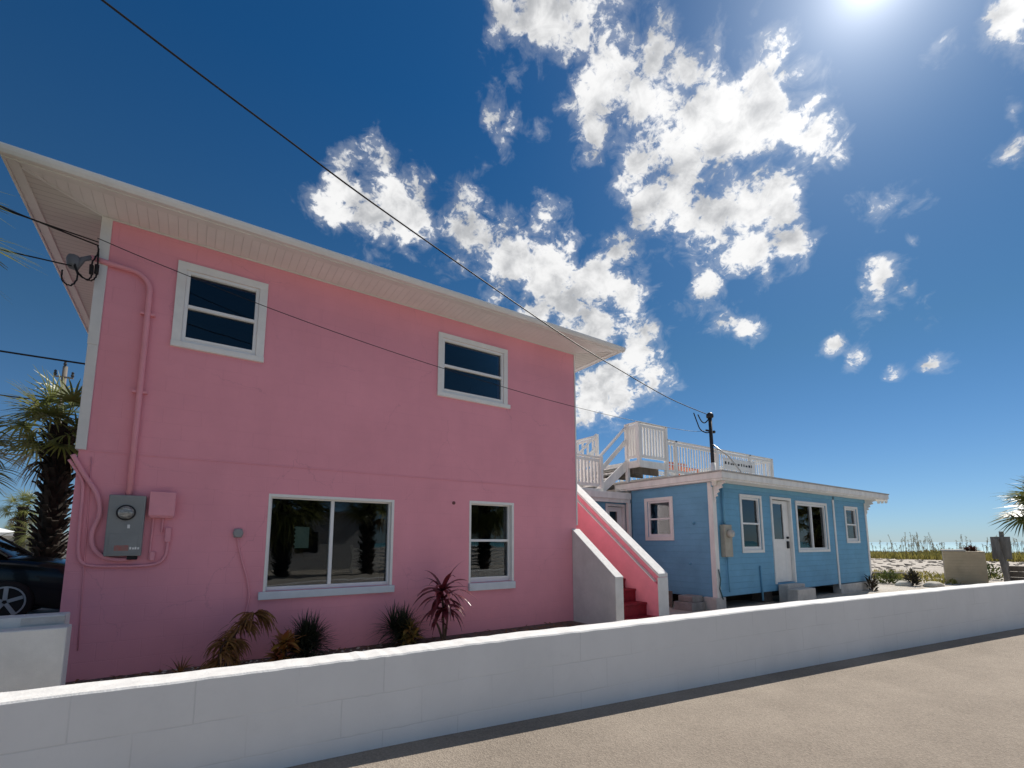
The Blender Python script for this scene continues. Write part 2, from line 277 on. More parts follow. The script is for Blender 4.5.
# ------------------------------------------------------------------ mesh helpers
def rnd(a, b): return random.uniform(a, b)
class MB:
    def __init__(s): s.bm = bmesh.new()
    def face(s, pts):
        return s.bm.faces.new([s.bm.verts.new(p) for p in pts])
    def box(s, x0, x1, y0, y1, z0, z1, m=None):
        v = [s.bm.verts.new(Vector((x, y, z))) for z in (z0, z1) for y in (y0, y1) for x in (x0, x1)]
        if m is not None:
            for q in v: q.co = m @ q.co
        for f in ((0, 2, 3, 1), (4, 5, 7, 6), (0, 1, 5, 4), (2, 6, 7, 3), (0, 4, 6, 2), (1, 3, 7, 5)): s.bm.faces.new([v[i] for i in f])
        return s
    def bar(s, a, b, w, h, up=(0, 0, 1)):
        a = Vector(a); b = Vector(b); d = b-a; L = d.length; d.normalize(); u = Vector(up)
        x = d.cross(u)
        if x.length < 1e-4: x = d.cross(Vector((1, 0, 0)))
        x.normalize(); z = x.cross(d)
        m = Matrix((x, d, z)).transposed().to_4x4(); m.translation = a
        return s.box(-w/2, w/2, 0, L, -h/2, h/2, m)
    def prism(s, poly, fn, t0, t1):
        """2D polygon (ccw) swept between t0 and t1; fn(u, v, t) -> point"""
        a = [s.bm.verts.new(fn(u, v, t0)) for u, v in poly]; b = [s.bm.verts.new(fn(u, v, t1)) for u, v in poly]
        s.bm.faces.new(a[::-1]); s.bm.faces.new(b); n = len(poly)
        for i in range(n): s.bm.faces.new([a[i], a[(i+1) % n], b[(i+1) % n], b[i]])
        return s
    def tube(s, pts, r, n=8, caps=True):
        pts = [Vector(p) for p in pts]; rings = []
        rr = r if isinstance(r, (list, tuple)) else [r]*len(pts)
        ref = None
        for i, p in enumerate(pts):
            d = (pts[min(i+1, len(pts)-1)]-pts[max(i-1, 0)]).normalized()
            if ref is None:
                ref = Vector((0, 0, 1)) if abs(d.z) < .9 else Vector((1, 0, 0))
            x = d.cross(ref).normalized(); ref = x.cross(d)*1.0; y = ref
            rings.append([s.bm.verts.new(p+(x*math.cos(2*math.pi*k/n)+y*math.sin(2*math.pi*k/n))*rr[i]) for k in range(n)])
        for a, b in zip(rings, rings[1:]):
            for k in range(n): s.bm.faces.new([a[k], a[(k+1) % n], b[(k+1) % n], b[k]])
        if caps: s.bm.faces.new(rings[0][::-1]); s.bm.faces.new(rings[-1])
        return s
    def lathe(s, prof, origin=(0, 0, 0), axis='z', n=24):
        """prof: list of (radius, height)"""
        o = Vector(origin); rings = []
        for r, h in prof:
            ring = []
            for k in range(n):
                c, q = math.cos(2*math.pi*k/n)*r, math.sin(2*math.pi*k/n)*r
                p = Vector((c, q, h)) if axis == 'z' else (Vector((c, -h, q)) if axis == '-y' else Vector((h, c, q)))
                ring.append(s.bm.verts.new(o+p))
            rings.append(ring)
        for a, b in zip(rings, rings[1:]):
            for k in range(n): s.bm.faces.new([a[k], a[(k+1) % n], b[(k+1) % n], b[k]])
        s.bm.faces.new(rings[0][::-1]); s.bm.faces.new(rings[-1])
        return s
    def panel(s, holes, a0, a1, z0, z1, fn, t0, t1):
        """wall with openings; fn(a, z, t) -> point, t0 outer face, t1 inner face; holes (a0, a1, z0, z1)"""
        A = sorted({a0, a1, *[h[0] for h in holes], *[h[1] for h in holes]}); Z = sorted({z0, z1, *[h[2] for h in holes], *[h[3] for h in holes]})
        def solid(i, j):
            if i < 0 or j < 0 or i >= len(A)-1 or j >= len(Z)-1: return False
            ca, cz = (A[i]+A[i+1])/2, (Z[j]+Z[j+1])/2
            return not any(h[0] < ca < h[1] and h[2] < cz < h[3] for h in holes)
        vs = {}
        def V(a, z, t):
            k = (a, z, t)
            if k not in vs: vs[k] = s.bm.verts.new(fn(a, z, t))
            return vs[k]
        for i in range(len(A)-1):
            for j in range(len(Z)-1):
                if not solid(i, j): continue
                p = [(A[i], Z[j]), (A[i+1], Z[j]), (A[i+1], Z[j+1]), (A[i], Z[j+1])]
                s.bm.faces.new([V(a, z, t0) for a, z in p]); s.bm.faces.new([V(a, z, t1) for a, z in p[::-1]])
                for (di, dj, e) in ((0, -1, 0), (1, 0, 1), (0, 1, 2), (-1, 0, 3)):
                    if not solid(i+di, j+dj):
                        q0, q1 = p[e], p[(e+1) % 4]
                        s.bm.faces.new([V(*q1, t0), V(*q0, t0), V(*q0, t1), V(*q1, t1)])
        return s
    def build(s, name, m, parent=None, smooth=False, bevel=0.0, recalc=True, sub=0):
        if recalc: bmesh.ops.recalc_face_normals(s.bm, faces=s.bm.faces)
        me = bpy.data.meshes.new(name); s.bm.to_mesh(me); s.bm.free()
        for mm in (m if isinstance(m, (list, tuple)) else [m]): me.materials.append(mm)
        if smooth:
            for p in me.polygons: p.use_smooth = True
        o = bpy.data.objects.new(name, me); COL.objects.link(o)
        if parent is not None:
            o.parent = parent
            o.matrix_parent_inverse = Matrix.Translation(-world_loc(parent))
        if bevel:
            b = o.modifiers.new('bevel', 'BEVEL'); b.width = bevel; b.segments = 2; b.limit_method = 'ANGLE'; b.angle_limit = R(40)
        if sub:
            b = o.modifiers.new('sub', 'SUBSURF'); b.levels = sub; b.render_levels = sub
        return o
def world_loc(o):
    v = Vector(o.location)
    if o.parent is not None:
        v = v + o.matrix_parent_inverse.translation + world_loc(o.parent)
    return v
def tag(o, label=None, cat=None, group=None, kind=None):
    if label: o['label'] = label
    if cat: o['category'] = cat
    if group: o['group'] = group
    if kind: o['kind'] = kind
    return o
def thing(name, loc, label, cat, group=None):
    e = bpy.data.objects.new(name, None); e.location = loc; e.empty_display_size = .3; COL.objects.link(e)
    return tag(e, label, cat, group)
def copy_tree(o, parent=None):
    c = o.copy(); COL.objects.link(c)
    if parent is not None: c.parent = parent
    for ch in o.children: copy_tree(ch, c)
    return c
def struct(o): o['kind'] = 'structure'; return o
FY = lambda Y: (lambda a, z, t: Vector((a, t, z)))
fy = lambda a, z, t: Vector((a, t, z))      # wall facing -Y
fx = lambda a, z, t: Vector((t, a, z))      # wall facing -X

# ------------------------------------------------------------------ ground, road, sea
def ground_mat():
    m = bpy.data.materials.new('sandy_ground'); m.use_nodes = True; t = m.node_tree; b = t.nodes['Principled BSDF']; b.inputs['Roughness'].default_value = .95; b.inputs['Specular IOR Level'].default_value = .1
    co = N(t, 'ShaderNodeTexCoord')
    n1 = N(t, 'ShaderNodeTexNoise'); n1.inputs['Scale'].default_value = .35; n1.inputs['Detail'].default_value = 9; n1.inputs['Roughness'].default_value = .7; t.links.new(co.outputs['Object'], n1.inputs['Vector'])
    n2 = N(t, 'ShaderNodeTexNoise'); n2.inputs['Scale'].default_value = 22; n2.inputs['Detail'].default_value = 8; n2.inputs['Roughness'].default_value = .75; t.links.new(co.outputs['Object'], n2.inputs['Vector'])
    r = N(t, 'ShaderNodeValToRGB'); e = r.color_ramp.elements; e[0].position = .3; e[0].color = (.30, .26, .21, 1); e[1].position = .62; e[1].color = (.56, .51, .45, 1)
    e2 = r.color_ramp.elements.new(.48); e2.color = (.48, .43, .37, 1)
    t.links.new(M_(t, 'ADD', M_(t, 'MULTIPLY', n1.outputs['Fac'], .6), M_(t, 'MULTIPLY', n2.outputs['Fac'], .4)), r.inputs[0]); t.links.new(r.outputs[0], b.inputs['Base Color'])
    bp = N(t, 'ShaderNodeBump'); bp.inputs['Distance'].default_value = .05; bp.inputs['Strength'].default_value = .7; t.links.new(n2.outputs['Fac'], bp.inputs['Height']); t.links.new(bp.outputs[0], b.inputs['Normal'])
    return m
GROUND = ground_mat()
g = MB()
xs = [-1500, -400, -120, -40, 0, 20, 30, 40, 50, 60, 66, 72, 80, 90, 100]
ys = [-1500, -400, -100, -30, 0, 8, 15, 25, 40, 100, 400, 1500]
def gz(x, y):
    if x <= 66: return 0.0
    return -1.5*min(1, (x-66)/24)
gv = [[g.bm.verts.new((x, y, gz(x, y))) for y in ys] for x in xs]
for i in range(len(xs)-1):
    for j in range(len(ys)-1):
        g.bm.faces.new([gv[i][j], gv[i+1][j], gv[i+1][j+1], gv[i][j+1]])
struct(g.build('ground', GROUND))

def sea_mat():
    m = bpy.data.materials.new('sea_water'); m.use_nodes = True; t = m.node_tree; b = t.nodes['Principled BSDF']
    b.inputs['Roughness'].default_value = .4; b.inputs['Specular IOR Level'].default_value = .2; co = N(t, 'ShaderNodeTexCoord')
    mp = N(t, 'ShaderNodeMapping'); mp.inputs['Scale'].default_value = (.09, .012, 1); t.links.new(co.outputs['Object'], mp.inputs[0])
    n = N(t, 'ShaderNodeTexNoise'); n.inputs['Scale'].default_value = 1.0; n.inputs['Detail'].default_value = 8; t.links.new(mp.outputs[0], n.inputs['Vector'])
    sp = N(t, 'ShaderNodeSeparateXYZ'); t.links.new(co.outputs['Object'], sp.inputs[0])
    near = N(t, 'ShaderNodeMapRange'); t.links.new(sp.outputs[0], near.inputs['Value']); near.inputs['From Min'].default_value = 75; near.inputs['From Max'].default_value = 420; near.inputs['To Min'].default_value = .60; near.inputs['To Max'].default_value = .74
    foam = N(t, 'ShaderNodeMapRange', interpolation_type='SMOOTHSTEP'); t.links.new(M_(t, 'SUBTRACT', n.outputs['Fac'], near.outputs[0]), foam.inputs['Value']); foam.inputs['From Min'].default_value = 0; foam.inputs['From Max'].default_value = .05
    dp = N(t, 'ShaderNodeMapRange'); t.links.new(sp.outputs[0], dp.inputs['Value']); dp.inputs['From Min'].default_value = 80; dp.inputs['From Max'].default_value = 700
    c = N(t, 'ShaderNodeMix', data_type='RGBA'); t.links.new(dp.outputs[0], c.inputs['Factor']); c.inputs['A'].default_value = (.15, .36, .38, 1); c.inputs['B'].default_value = (.05, .22, .29, 1)
    c2 = N(t, 'ShaderNodeMix', data_type='RGBA'); t.links.new(foam.outputs[0], c2.inputs['Factor']); t.links.new(c.outputs['Result'], c2.inputs['A']); c2.inputs['B'].default_value = (.85, .87, .87, 1)
    t.links.new(c2.outputs['Result'], b.inputs['Base Color'])
    n2 = N(t, 'ShaderNodeTexNoise'); n2.inputs['Scale'].default_value = .8; n2.inputs['Detail'].default_value = 6; t.links.new(co.outputs['Object'], n2.inputs['Vector'])
    bp = N(t, 'ShaderNodeBump'); bp.inputs['Distance'].default_value = .25; bp.inputs['Strength'].default_value = .8; t.links.new(n2.outputs['Fac'], bp.inputs['Height']); t.links.new(bp.outputs[0], b.inputs['Normal'])
    return m
w = MB(); w.face([(74, -5000, -.75), (9000, -5000, -.75), (9000, 6000, -.75), (74, 6000, -.75)])
struct(w.build('sea', sea_mat()))

# boundary wall path: outer face x, y, height
WP = [(-9, 4.60, .69), (-4.5, 4.27, .69), (-.82, 3.985, .69), (.66, 3.885, .692), (1.51, 3.81, .70), (2.37, 3.70, .72), (4.17, 3.46, .746), (6.99, 3.08, .785), (9.52, 2.72, .805), (13.07, 2.18, .828), (18, 1.36, .85), (26, -.1, .87)]
def road_mat():
    m = bpy.data.materials.new('sandy_asphalt'); m.use_nodes = True; t = m.node_tree; b = t.nodes['Principled BSDF']; b.inputs['Roughness'].default_value = .92; b.inputs['Specular IOR Level'].default_value = .15
    co = N(t, 'ShaderNodeTexCoord')
    v = N(t, 'ShaderNodeTexVoronoi'); v.inputs['Scale'].default_value = 75; t.links.new(co.outputs['Object'], v.inputs['Vector'])
    n1 = N(t, 'ShaderNodeTexNoise'); n1.inputs['Scale'].default_value = 1.1; n1.inputs['Detail'].default_value = 8; n1.inputs['Roughness'].default_value = .7; t.links.new(co.outputs['Object'], n1.inputs['Vector'])
    n2 = N(t, 'ShaderNodeTexNoise'); n2.inputs['Scale'].default_value = 45; n2.inputs['Detail'].default_value = 6; n2.inputs['Roughness'].default_value = .8; t.links.new(co.outputs['Object'], n2.inputs['Vector'])
    r = N(t, 'ShaderNodeValToRGB'); e = r.color_ramp.elements; e[0].position = .33; e[0].color = (.215, .180, .146, 1); e[1].position = .67; e[1].color = (.36, .305, .248, 1)
    f = M_(t, 'ADD', M_(t, 'MULTIPLY', n1.outputs['Fac'], .42), M_(t, 'MULTIPLY', n2.outputs['Fac'], .42))
    n5 = N(t, 'ShaderNodeTexNoise'); n5.inputs['Scale'].default_value = .45; n5.inputs['Detail'].default_value = 5; t.links.new(co.outputs['Object'], n5.inputs['Vector'])
    f = M_(t, 'MULTIPLY_ADD', n5.outputs['Fac'], .35, M_(t, 'SUBTRACT', f, .175))
    sep = N(t, 'ShaderNodeSeparateColor'); t.links.new(v.outputs['Color'], sep.inputs[0])
    f = M_(t, 'MULTIPLY_ADD', sep.outputs[0], .16, f)
    t.links.new(f, r.inputs[0]); t.links.new(r.outputs[0], b.inputs['Base Color'])
    bp = N(t, 'ShaderNodeBump'); bp.inputs['Distance'].default_value = .006; bp.inputs['Strength'].default_value = .8
    t.links.new(M_(t, 'ADD', v.outputs['Distance'], n2.outputs['Fac']), bp.inputs['Height']); t.links.new(bp.outputs[0], b.inputs['Normal'])
    return m
rd = MB()
top = [rd.bm.verts.new((x, y+.1, .004)) for x, y, h in [(-60, 8.4, 0)]+WP+[(60, -6.3, 0)]]
bot = [rd.bm.verts.new((v.co.x, v.co.y-9.5, .004)) for v in top]
for i in range(len(top)-1): rd.bm.faces.new([bot[i], bot[i+1], top[i+1], top[i]])
struct(rd.build('road', road_mat()))

# white boundary wall, curved, block courses from its own UV
b = MB(); uvl = b.bm.loops.layers.uv.new('UVMap')
# finer path by Catmull-Rom
def catmull(P, n=6):
    out = []
    for i in range(len(P)-1):
        p0 = Vector(P[max(i-1, 0)]); p1 = Vector(P[i]); p2 = Vector(P[i+1]); p3 = Vector(P[min(i+2, len(P)-1)])
        for k in range(n):
            t = k/n
            out.append(0.5*((2*p1)+(p2-p0)*t+(2*p0-5*p1+4*p2-p3)*t*t+(3*p1-p0-3*p2+p3)*t**3))
    out.append(Vector(P[-1])); return out
path = catmull(WP, 14)
WT = .27; ch = .012; s_ = 0; rows = []
for i, p in enumerate(path):
    if i: s_ += (Vector((p.x, p.y))-Vector((path[i-1].x, path[i-1].y))).length
    d = (path[min(i+1, len(path)-1)]-path[max(i-1, 0)]); nrm = Vector((-d.y, d.x, 0)).normalized()
    h = p.z + random.uniform(-.004, .004)
    prof = [(0, 0), (0, h-ch), (ch, h), (WT-ch, h), (WT, h-ch), (WT, 0)]
    vv = [.0-(.0), h-ch-h+.56*0+h, 0, 0, 0, 0]
    rows.append(([b.bm.verts.new((p.x+nrm.x*o, p.y+nrm.y*o, z)) for o, z in prof], s_, h))
for (ra, sa, ha), (rb, sb, hb) in zip(rows, rows[1:]):
    for k in range(5):
        f = b.bm.faces.new([ra[k], rb[k], rb[k+1], ra[k+1]])
        # v measured down from the wall head so that the courses follow it
        vz = lambda z, h: z-h+.84
        for lp, (vv, ss, hh) in zip(f.loops, [(ra[k], sa, ha), (rb[k], sb, hb), (rb[k+1], sb, hb), (ra[k+1], sa, ha)]):
            top_ = k in (1, 2, 3)
            lp[uvl].uv = (ss, vz(vv.co.z, hh) if not top_ else .70)
for row, rev in ((rows[0][0], 0), (rows[-1][0], 1)): b.bm.faces.new(row if rev else row[::-1])
for f in b.bm.faces:
    f.normal_update()
    if abs(f.normal.z) > .4: f.material_index = 1
bw = b.build('boundary_wall', [WHITEBLOCK, COPING])
tag(bw, 'long low white painted block wall curving along the road in front of the houses', 'wall')

# short white wall at the left
sw = thing('garden_wall', (-2.2, 5.9, 0), 'short white rendered wall stub in front of the black car', 'wall')
m_ = MB(); m_.box(-4.2, -.845, 5.8, 6.02, 0, .85); m_.build('front_leaf', GREYWHITE, sw, bevel=.012)
m_ = MB(); m_.box(-4.2, -.90, 6.024, 6.26, 0, .935); m_.build('back_leaf', GREYWHITE, sw, bevel=.012)
m_ = MB(); m_.box(-1.19, -.90, 6.022-.004, 6.02+.02, .862, .925); m_.build('patch', CONC, sw)

# planting bed and driveway
pb = MB()
for i in range(40):
    for j in range(6):
        pass
pb.face([(-1.1, 6.35, .006), (6.55, 6.0, .006), (6.55, 7.535, .008), (-1.1, 7.535, .008)])
BED = mat('mulch_soil', (0.07, 0.05, 0.04), .95, col2=(0.22, 0.18, 0.15), vscale=16, bump=1.0, bscale=30, detail=9)
struct(pb.build('planting_bed', BED))
dv = MB(); dv.box(-16, -1.5, 8.6, 26, -.05, .2); struct(dv.build('driveway', CONC, bevel=.02))

# ------------------------------------------------------------------ windows
def window(parent, fn, depth_sign, a0, a1, z0, z1, kind, casing=0.0, frame=.055, sill=None, recess=.12, sillmat=None, rail=None, nohandle=True, glass=None, mid=.5, casew=None, jamb=0):
    """a window in opening (a0, a1, z0, z1); fn maps (a, z, t) with t = metres outward from the wall face"""
    glass = glass or GLASS
    fr = MB()
    P = lambda q0, q1, w0, w1, t0, t1: fr.prism([(q0, w0), (q1, w0), (q1, w1), (q0, w1)], fn, t0, t1)
    t0, t1 = -recess-.05, -recess+.015
    P(a0, a0+frame, z0, z1, t0, t1); P(a1-frame, a1, z0, z1, t0, t1)
    P(a0+frame, a1-frame, z0, z0+frame, t0, t1); P(a0+frame, a1-frame, z1-frame, z1, t0, t1)
    f = fr.build('window', VINYL, parent, bevel=.004)
    if jamb:
        c = MB()
        for (q0, q1, w0, w1) in ((a0-.004, a0+jamb, z0, z1+.004), (a1-jamb*1.2, a1+.004, z0, z1+.004), (a0+jamb, a1-jamb*1.2, z1-jamb*1.3, z1+.004)): c.prism([(q0, w0), (q1, w0), (q1, w1), (q0, w1)], fn, -recess-.03, .006)
        c.build('jamb', WHITE, f, bevel=.003)
    ia0, ia1, iz0, iz1 = a0+frame, a1-frame, z0+frame, z1-frame
    tg = -recess-.02
    def pane(p0, p1, q0, q1, t):
        g = MB(); g.prism([(p0, q0), (p1, q0), (p1, q1), (p0, q1)], fn, t-.004, t); g.build('pane', glass, f)
    if kind == 'hung':
        zm = iz0+(iz1-iz0)*mid
        r_ = MB(); r_.prism([(ia0-.004, zm-.022), (ia1+.004, zm-.022), (ia1+.004, zm+.022), (ia0-.004, zm+.022)], fn, t0+.01, t1+.012); r_.build('meeting_rail', VINYL, f, bevel=.004)
        pane(ia0-.01, ia1+.01, zm+.02, iz1+.01, tg-.012); pane(ia0-.01, ia1+.01, iz0-.01, zm-.02, tg)
        # lower sash bottom rail
        r_ = MB(); r_.prism([(ia0, iz0-.002), (ia1, iz0-.002), (ia1, iz0+.03), (ia0, iz0+.03)], fn, t0+.012, t1+.008); r_.build('bottom_rail', VINYL, f, bevel=.003)
    else:
        am = ia0+(ia1-ia0)*mid
        r_ = MB(); r_.prism([(am-.024, iz0-.004), (am+.024, iz0-.004), (am+.024, iz1+.004), (am-.024, iz1+.004)], fn, t0+.01, t1+.012); r_.build('meeting_stile', VINYL, f, bevel=.004)
        pane(ia0-.01, am-.02, iz0-.01, iz1+.01, tg); pane(am+.02, ia1+.01, iz0-.01, iz1+.01, tg-.012)
    if casing:
        c = MB(); w_ = casew or casing
        c.prism([(a0-casing, z1), (a1+casing, z1), (a1+casing, z1+casing), (a0-casing, z1+casing)], fn, .002, .028)
        c.prism([(a0-casing, z0-w_), (a0, z0-w_), (a0, z1), (a0-casing, z1)], fn, .002, .028)
        c.prism([(a1, z0-w_), (a1+casing, z0-w_), (a1+casing, z1), (a1, z1)], fn, .002, .028)
        if not sill: c.prism([(a0, z0-w_), (a1, z0-w_), (a1, z0), (a0, z0)], fn, .002, .028)
        c.build('casing', WHITE, f, bevel=.004)
    if sill:
        sa0, sa1, sz0, sz1, proj = sill
        c = MB(); c.prism([(sa0, sz0), (sa1, sz0), (sa1, sz1), (sa0, sz1)], fn, -recess+.0, proj); c.build('sill', sillmat or WHITE, f, bevel=.008)
    return f
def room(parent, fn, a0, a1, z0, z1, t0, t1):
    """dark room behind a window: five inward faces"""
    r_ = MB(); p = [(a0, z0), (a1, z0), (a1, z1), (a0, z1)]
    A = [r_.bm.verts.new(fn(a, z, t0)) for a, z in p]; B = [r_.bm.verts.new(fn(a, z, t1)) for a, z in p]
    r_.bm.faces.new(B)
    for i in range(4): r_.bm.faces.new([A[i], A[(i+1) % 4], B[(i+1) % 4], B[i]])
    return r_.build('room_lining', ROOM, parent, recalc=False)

# ------------------------------------------------------------------ pink house
PX0, PX1, PY0, PY1, PZ = -1.18, 6.75, 7.54, 14.6, 5.73
ph = thing('pink_house', ((PX0+PX1)/2, 11, 0), 'two storey pink stucco house with white trimmed windows and broad white eaves', 'house')
UL = (-.29, .60, 4.28, 5.31); UR = (3.575, 4.90, 4.28, 5.31); BIG = (.90, 2.755, .91, 2.285); SM = (4.175, 5.145, .87, 2.345)
HO = [UL, UR, BIG, SM]
m_ = MB(); m_.panel(HO, PX0, PX1, -.1, PZ+.05, fy, PY0, PY0+.22); m_.build('front_wall', PINK, ph)
m_ = MB(); m_.panel([], PY0+.22, PY1, -.1, PZ+.05, fx, PX0, PX0+.2); m_.build('side_wall', PINK, ph)
m_ = MB(); m_.panel([], PY0+.22, PY1, -.1, PZ+.05, fx, PX1, PX1-.2); m_.build('side_wall', stucco('pale_pink_bounce', (0.78, 0.67, 0.68), faint=.985, bumpk=.3), ph)  # unseen right wall made paler to bounce neutral light onto the cottage
m_ = MB(); m_.panel([], PX0+.2, PX1-.2, -.1, PZ+.05, fy, PY1, PY1-.2); m_.build('back_wall', PINK, ph)
# storey joint line
m_ = MB(); m_.box(PX0, 6.745, PY0-.007, PY0+.01, 2.692, 2.704); m_.build('storey_joint', PINKPAINT, ph)
fw = lambda a, z, t: Vector((a, PY0-t, z))
window(ph, fw, 1, *UL, 'hung', casing=.105, sill=(-.40, .71, 4.195, 4.275, .045), recess=.012, frame=.045, casew=.005)
window(ph, fw, 1, *UR, 'hung', casing=.09, sill=(3.48, 5.045, 4.20, 4.278, .045), recess=.012, frame=.045, casew=.002)
window(ph, fw, 1, *BIG, 'slide', sill=(.84, 2.79, .80, .908, .05), sillmat=SILL, recess=.10, frame=.055, mid=.485, jamb=.03)
window(ph, fw, 1, *SM, 'hung', sill=(4.165, 5.16, .735, .867, .05), sillmat=SILL, recess=.11, frame=.06, mid=.515, jamb=.035)
for h in HO: room(ph, fw, h[0]-.6, h[1]+.6, h[2]-.5, h[3]+.25, -.225, -2.4)
# roof: gutter, fascias, soffits, hip
EX0, EX1, EY0, EY1 = -1.97, 7.52, 6.86, 15.3
m_ = MB()
apex0 = Vector((EX0+4.2, (EY0+EY1)/2, 6.95)); apex1 = Vector((EX1-4.2, (EY0+EY1)/2, 6.95))
c = [Vector((EX0-.03, EY0-.03, 5.812)), Vector((EX1+.03, EY0-.03, 5.812)), Vector((EX1+.03, EY1+.03, 5.812)), Vector((EX0-.03, EY1+.03, 5.812))]
m_.face([c[0], c[1], apex1, apex0]); m_.face([c[1], c[2], apex1]); m_.face([c[2], c[3], apex0, apex1]); m_.face([c[3], c[0], apex0])
m_.face([c[3]-Vector((0, 0, .012)), c[2]-Vector((0, 0, .012)), c[1]-Vector((0, 0, .012)), c[0]-Vector((0, 0, .012))])
m_.build('roof', ROOFM, ph)
m_ = MB()
m_.box(EX0, EX1, EY0, EY0+.025, 5.705, 5.800); m_.box(EX0, EX1, EY1-.025, EY1, 5.705, 5.800)
m_.box(EX0, EX0+.025, EY0+.025, EY1-.025, 5.705, 5.800); m_.box(EX1-.025, EX1, EY0+.025, EY1-.025, 5.705, 5.800)
m_.build('fascia', ALU, ph, bevel=.003)
# gutter with an ogee front along the front eave
prof = [(EY0-.002, 5.715), (EY0-.002, 5.79), (EY0-.012, 5.79), (EY0-.012, 5.725), (EY0-.06, 5.725), (EY0-.078, 5.755), (EY0-.085, 5.785), (EY0-.08, 5.80), (EY0-.097, 5.803), (EY0-.102, 5.782), (EY0-.09, 5.748), (EY0-.066, 5.715)]
m_ = MB(); m_.prism(prof, lambda u, v, t: Vector((t, u, v)), EX0-.04, EX1+.05); m_.build('gutter', ALU, ph)
zS = 5.728
def flat(pts, z0, z1): return MB().prism(pts, lambda u, v, t: Vector((u, v, t)), z0, z1)
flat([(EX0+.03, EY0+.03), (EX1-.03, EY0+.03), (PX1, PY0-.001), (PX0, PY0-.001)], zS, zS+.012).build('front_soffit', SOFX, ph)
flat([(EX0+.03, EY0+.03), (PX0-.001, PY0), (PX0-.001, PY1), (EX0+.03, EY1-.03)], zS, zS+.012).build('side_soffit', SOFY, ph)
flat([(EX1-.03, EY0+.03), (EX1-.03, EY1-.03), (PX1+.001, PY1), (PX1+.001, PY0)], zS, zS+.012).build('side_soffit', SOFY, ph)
# trim channels round the soffit and on the mitres
m_ = MB()
m_.box(EX0+.14, EX1-.14, EY0+.028, EY0+.13, zS-.011, zS-.001); m_.box(EX0+.028, EX0+.13, EY0+.028, EY1-.03, zS-.012, zS-.002); m_.box(EX1-.13, EX1-.028, EY0+.028, EY1-.03, zS-.012, zS-.002)
m_.bar((EX0+.13, EY0+.13, zS-.006), (PX0, PY0, zS-.006), .035, .008); m_.bar((EX1-.13, EY0+.13, zS-.006), (PX1, PY0, zS-.006), .035, .008)
m_.box(PX0-.02, PX1+.02, PY0-.022, PY0-.002, zS-.02, zS-.002)
m_.build('soffit_trim', ALU, ph, bevel=.002)
m_ = MB(); m_.box(PX0-.03, PX0+.07, PY0-.03, PY0-.002, 2.705, 4.02); m_.box(PX0-.03, PX0-.002, PY0-.002, PY0+.12, 2.705, 4.02)
m_.box(PX0-.034, PX0+.072, PY0-.034, PY0-.002, 4.021, 5.716); m_.box(PX0-.034, PX0-.002, PY0-.002, PY0+.12, 4.021, 5.716); m_.build('corner_trim', ALU, ph, bevel=.003)
m_ = MB(); m_.box(PX1+.002, PX1+.035, PY0-.012, PY0+.12, 1.95, 5.716); m_.build('corner_trim', ALU, ph, bevel=.003)
# electric service on the front wall
def arc(c, r, a0, a1, n=8): return [(c[0]+r*math.cos(R(a0+(a1-a0)*i/n)), c[1]+r*math.sin(R(a0+(a1-a0)*i/n))) for i in range(n+1)]
def conduit(name, pts, r, d=.03, m=PINKPAINT):
    return MB().tube([(x, PY0-d, z) for x, z in pts], r, 10).build(name, m, ph, smooth=True)
def smooth2(P, n=6): return [(v.x, v.y) for v in catmull([(x, z, 0) for x, z in P], n)]
conduit('service_conduit', [(-1.27, 5.12), (-1.12, 5.105)]+arc((-.90, 4.86), .235, 90, 0)+[(-.662, 4.0), (-.662, 3.0), (-.664, 2.17)], .034, .045)
for z in (3.5, 4.55): MB().box(-.74, -.585, PY0-.055, PY0-.001, z-.015, z+.015).build('pipe_strap', PINKPAINT, ph, bevel=.004)
conduit('side_conduit', smooth2([(-1.22, 2.63), (-1.11, 2.42), (-.965, 2.17), (-.92, 1.94), (-.968, 1.72), (-.945, 1.54), (-.84, 1.42), (-.68, 1.385), (-.6, 1.40)]), .026, .04)
conduit('side_conduit', smooth2([(-1.25, 2.57), (-1.12, 2.34), (-1.095, 2.15), (-1.09, 1.86), (-1.075, 1.5), (-1.03, 1.36), (-.92, 1.315), (-.68, 1.305), (-.40, 1.31), (-.28, 1.36), (-.235, 1.48), (-.235, 1.75)]), .017, .025)
conduit('wire_channel', [(-1.055, 2.62), (-1.03, 1.9), (-1.01, 1.2), (-.985, .35)], .006, .008)
m_ = MB()
for a0 in (-.40, -.30): m_.tube([(a0, PY0-.02, 1.90), (a0-.005, PY0-.02, 1.38 if a0 < -.35 else 1.72)], .012, 8)
m_.box(-.265, -.205, PY0-.05, PY0-.001, 1.60, 1.78); m_.box(-.40, -.35, PY0-.045, PY0-.001, 1.37, 1.48); m_.build('conduit_fitting', PINKPAINT, ph, bevel=.008)
mb = MB(); mb.box(-.84, -.485, PY0-.125, PY0-.002, 1.43, 2.17); mbo = mb.build('meter_box', GREY, ph, bevel=.012)
m_ = MB(); m_.box(-.80, -.525, PY0-.131, PY0-.126, 1.46, 1.70); m_.build('meter_door', GREY, mbo, bevel=.003)
m_ = MB(); m_.lathe([(.095, .126), (.095, .14), (.082, .145), (.082, .128)], (-.665, PY0, 1.955), '-y', 28); m_.build('dial_ring', DARKMETAL, mbo, smooth=False)
m_ = MB(); m_.lathe([(.080, .127), (.080, .15), (.072, .178), (.045, .195), (.0001, .20)], (-.665, PY0, 1.955), '-y', 28)
DIAL = mat('meter_glass', (.42, .42, .38), .15, col2=(.10, .10, .09), vscale=26, coat=.8, spec=.6, stretch=(.6, 1, 2)); m_.build('dial', DIAL, mbo, smooth=True)
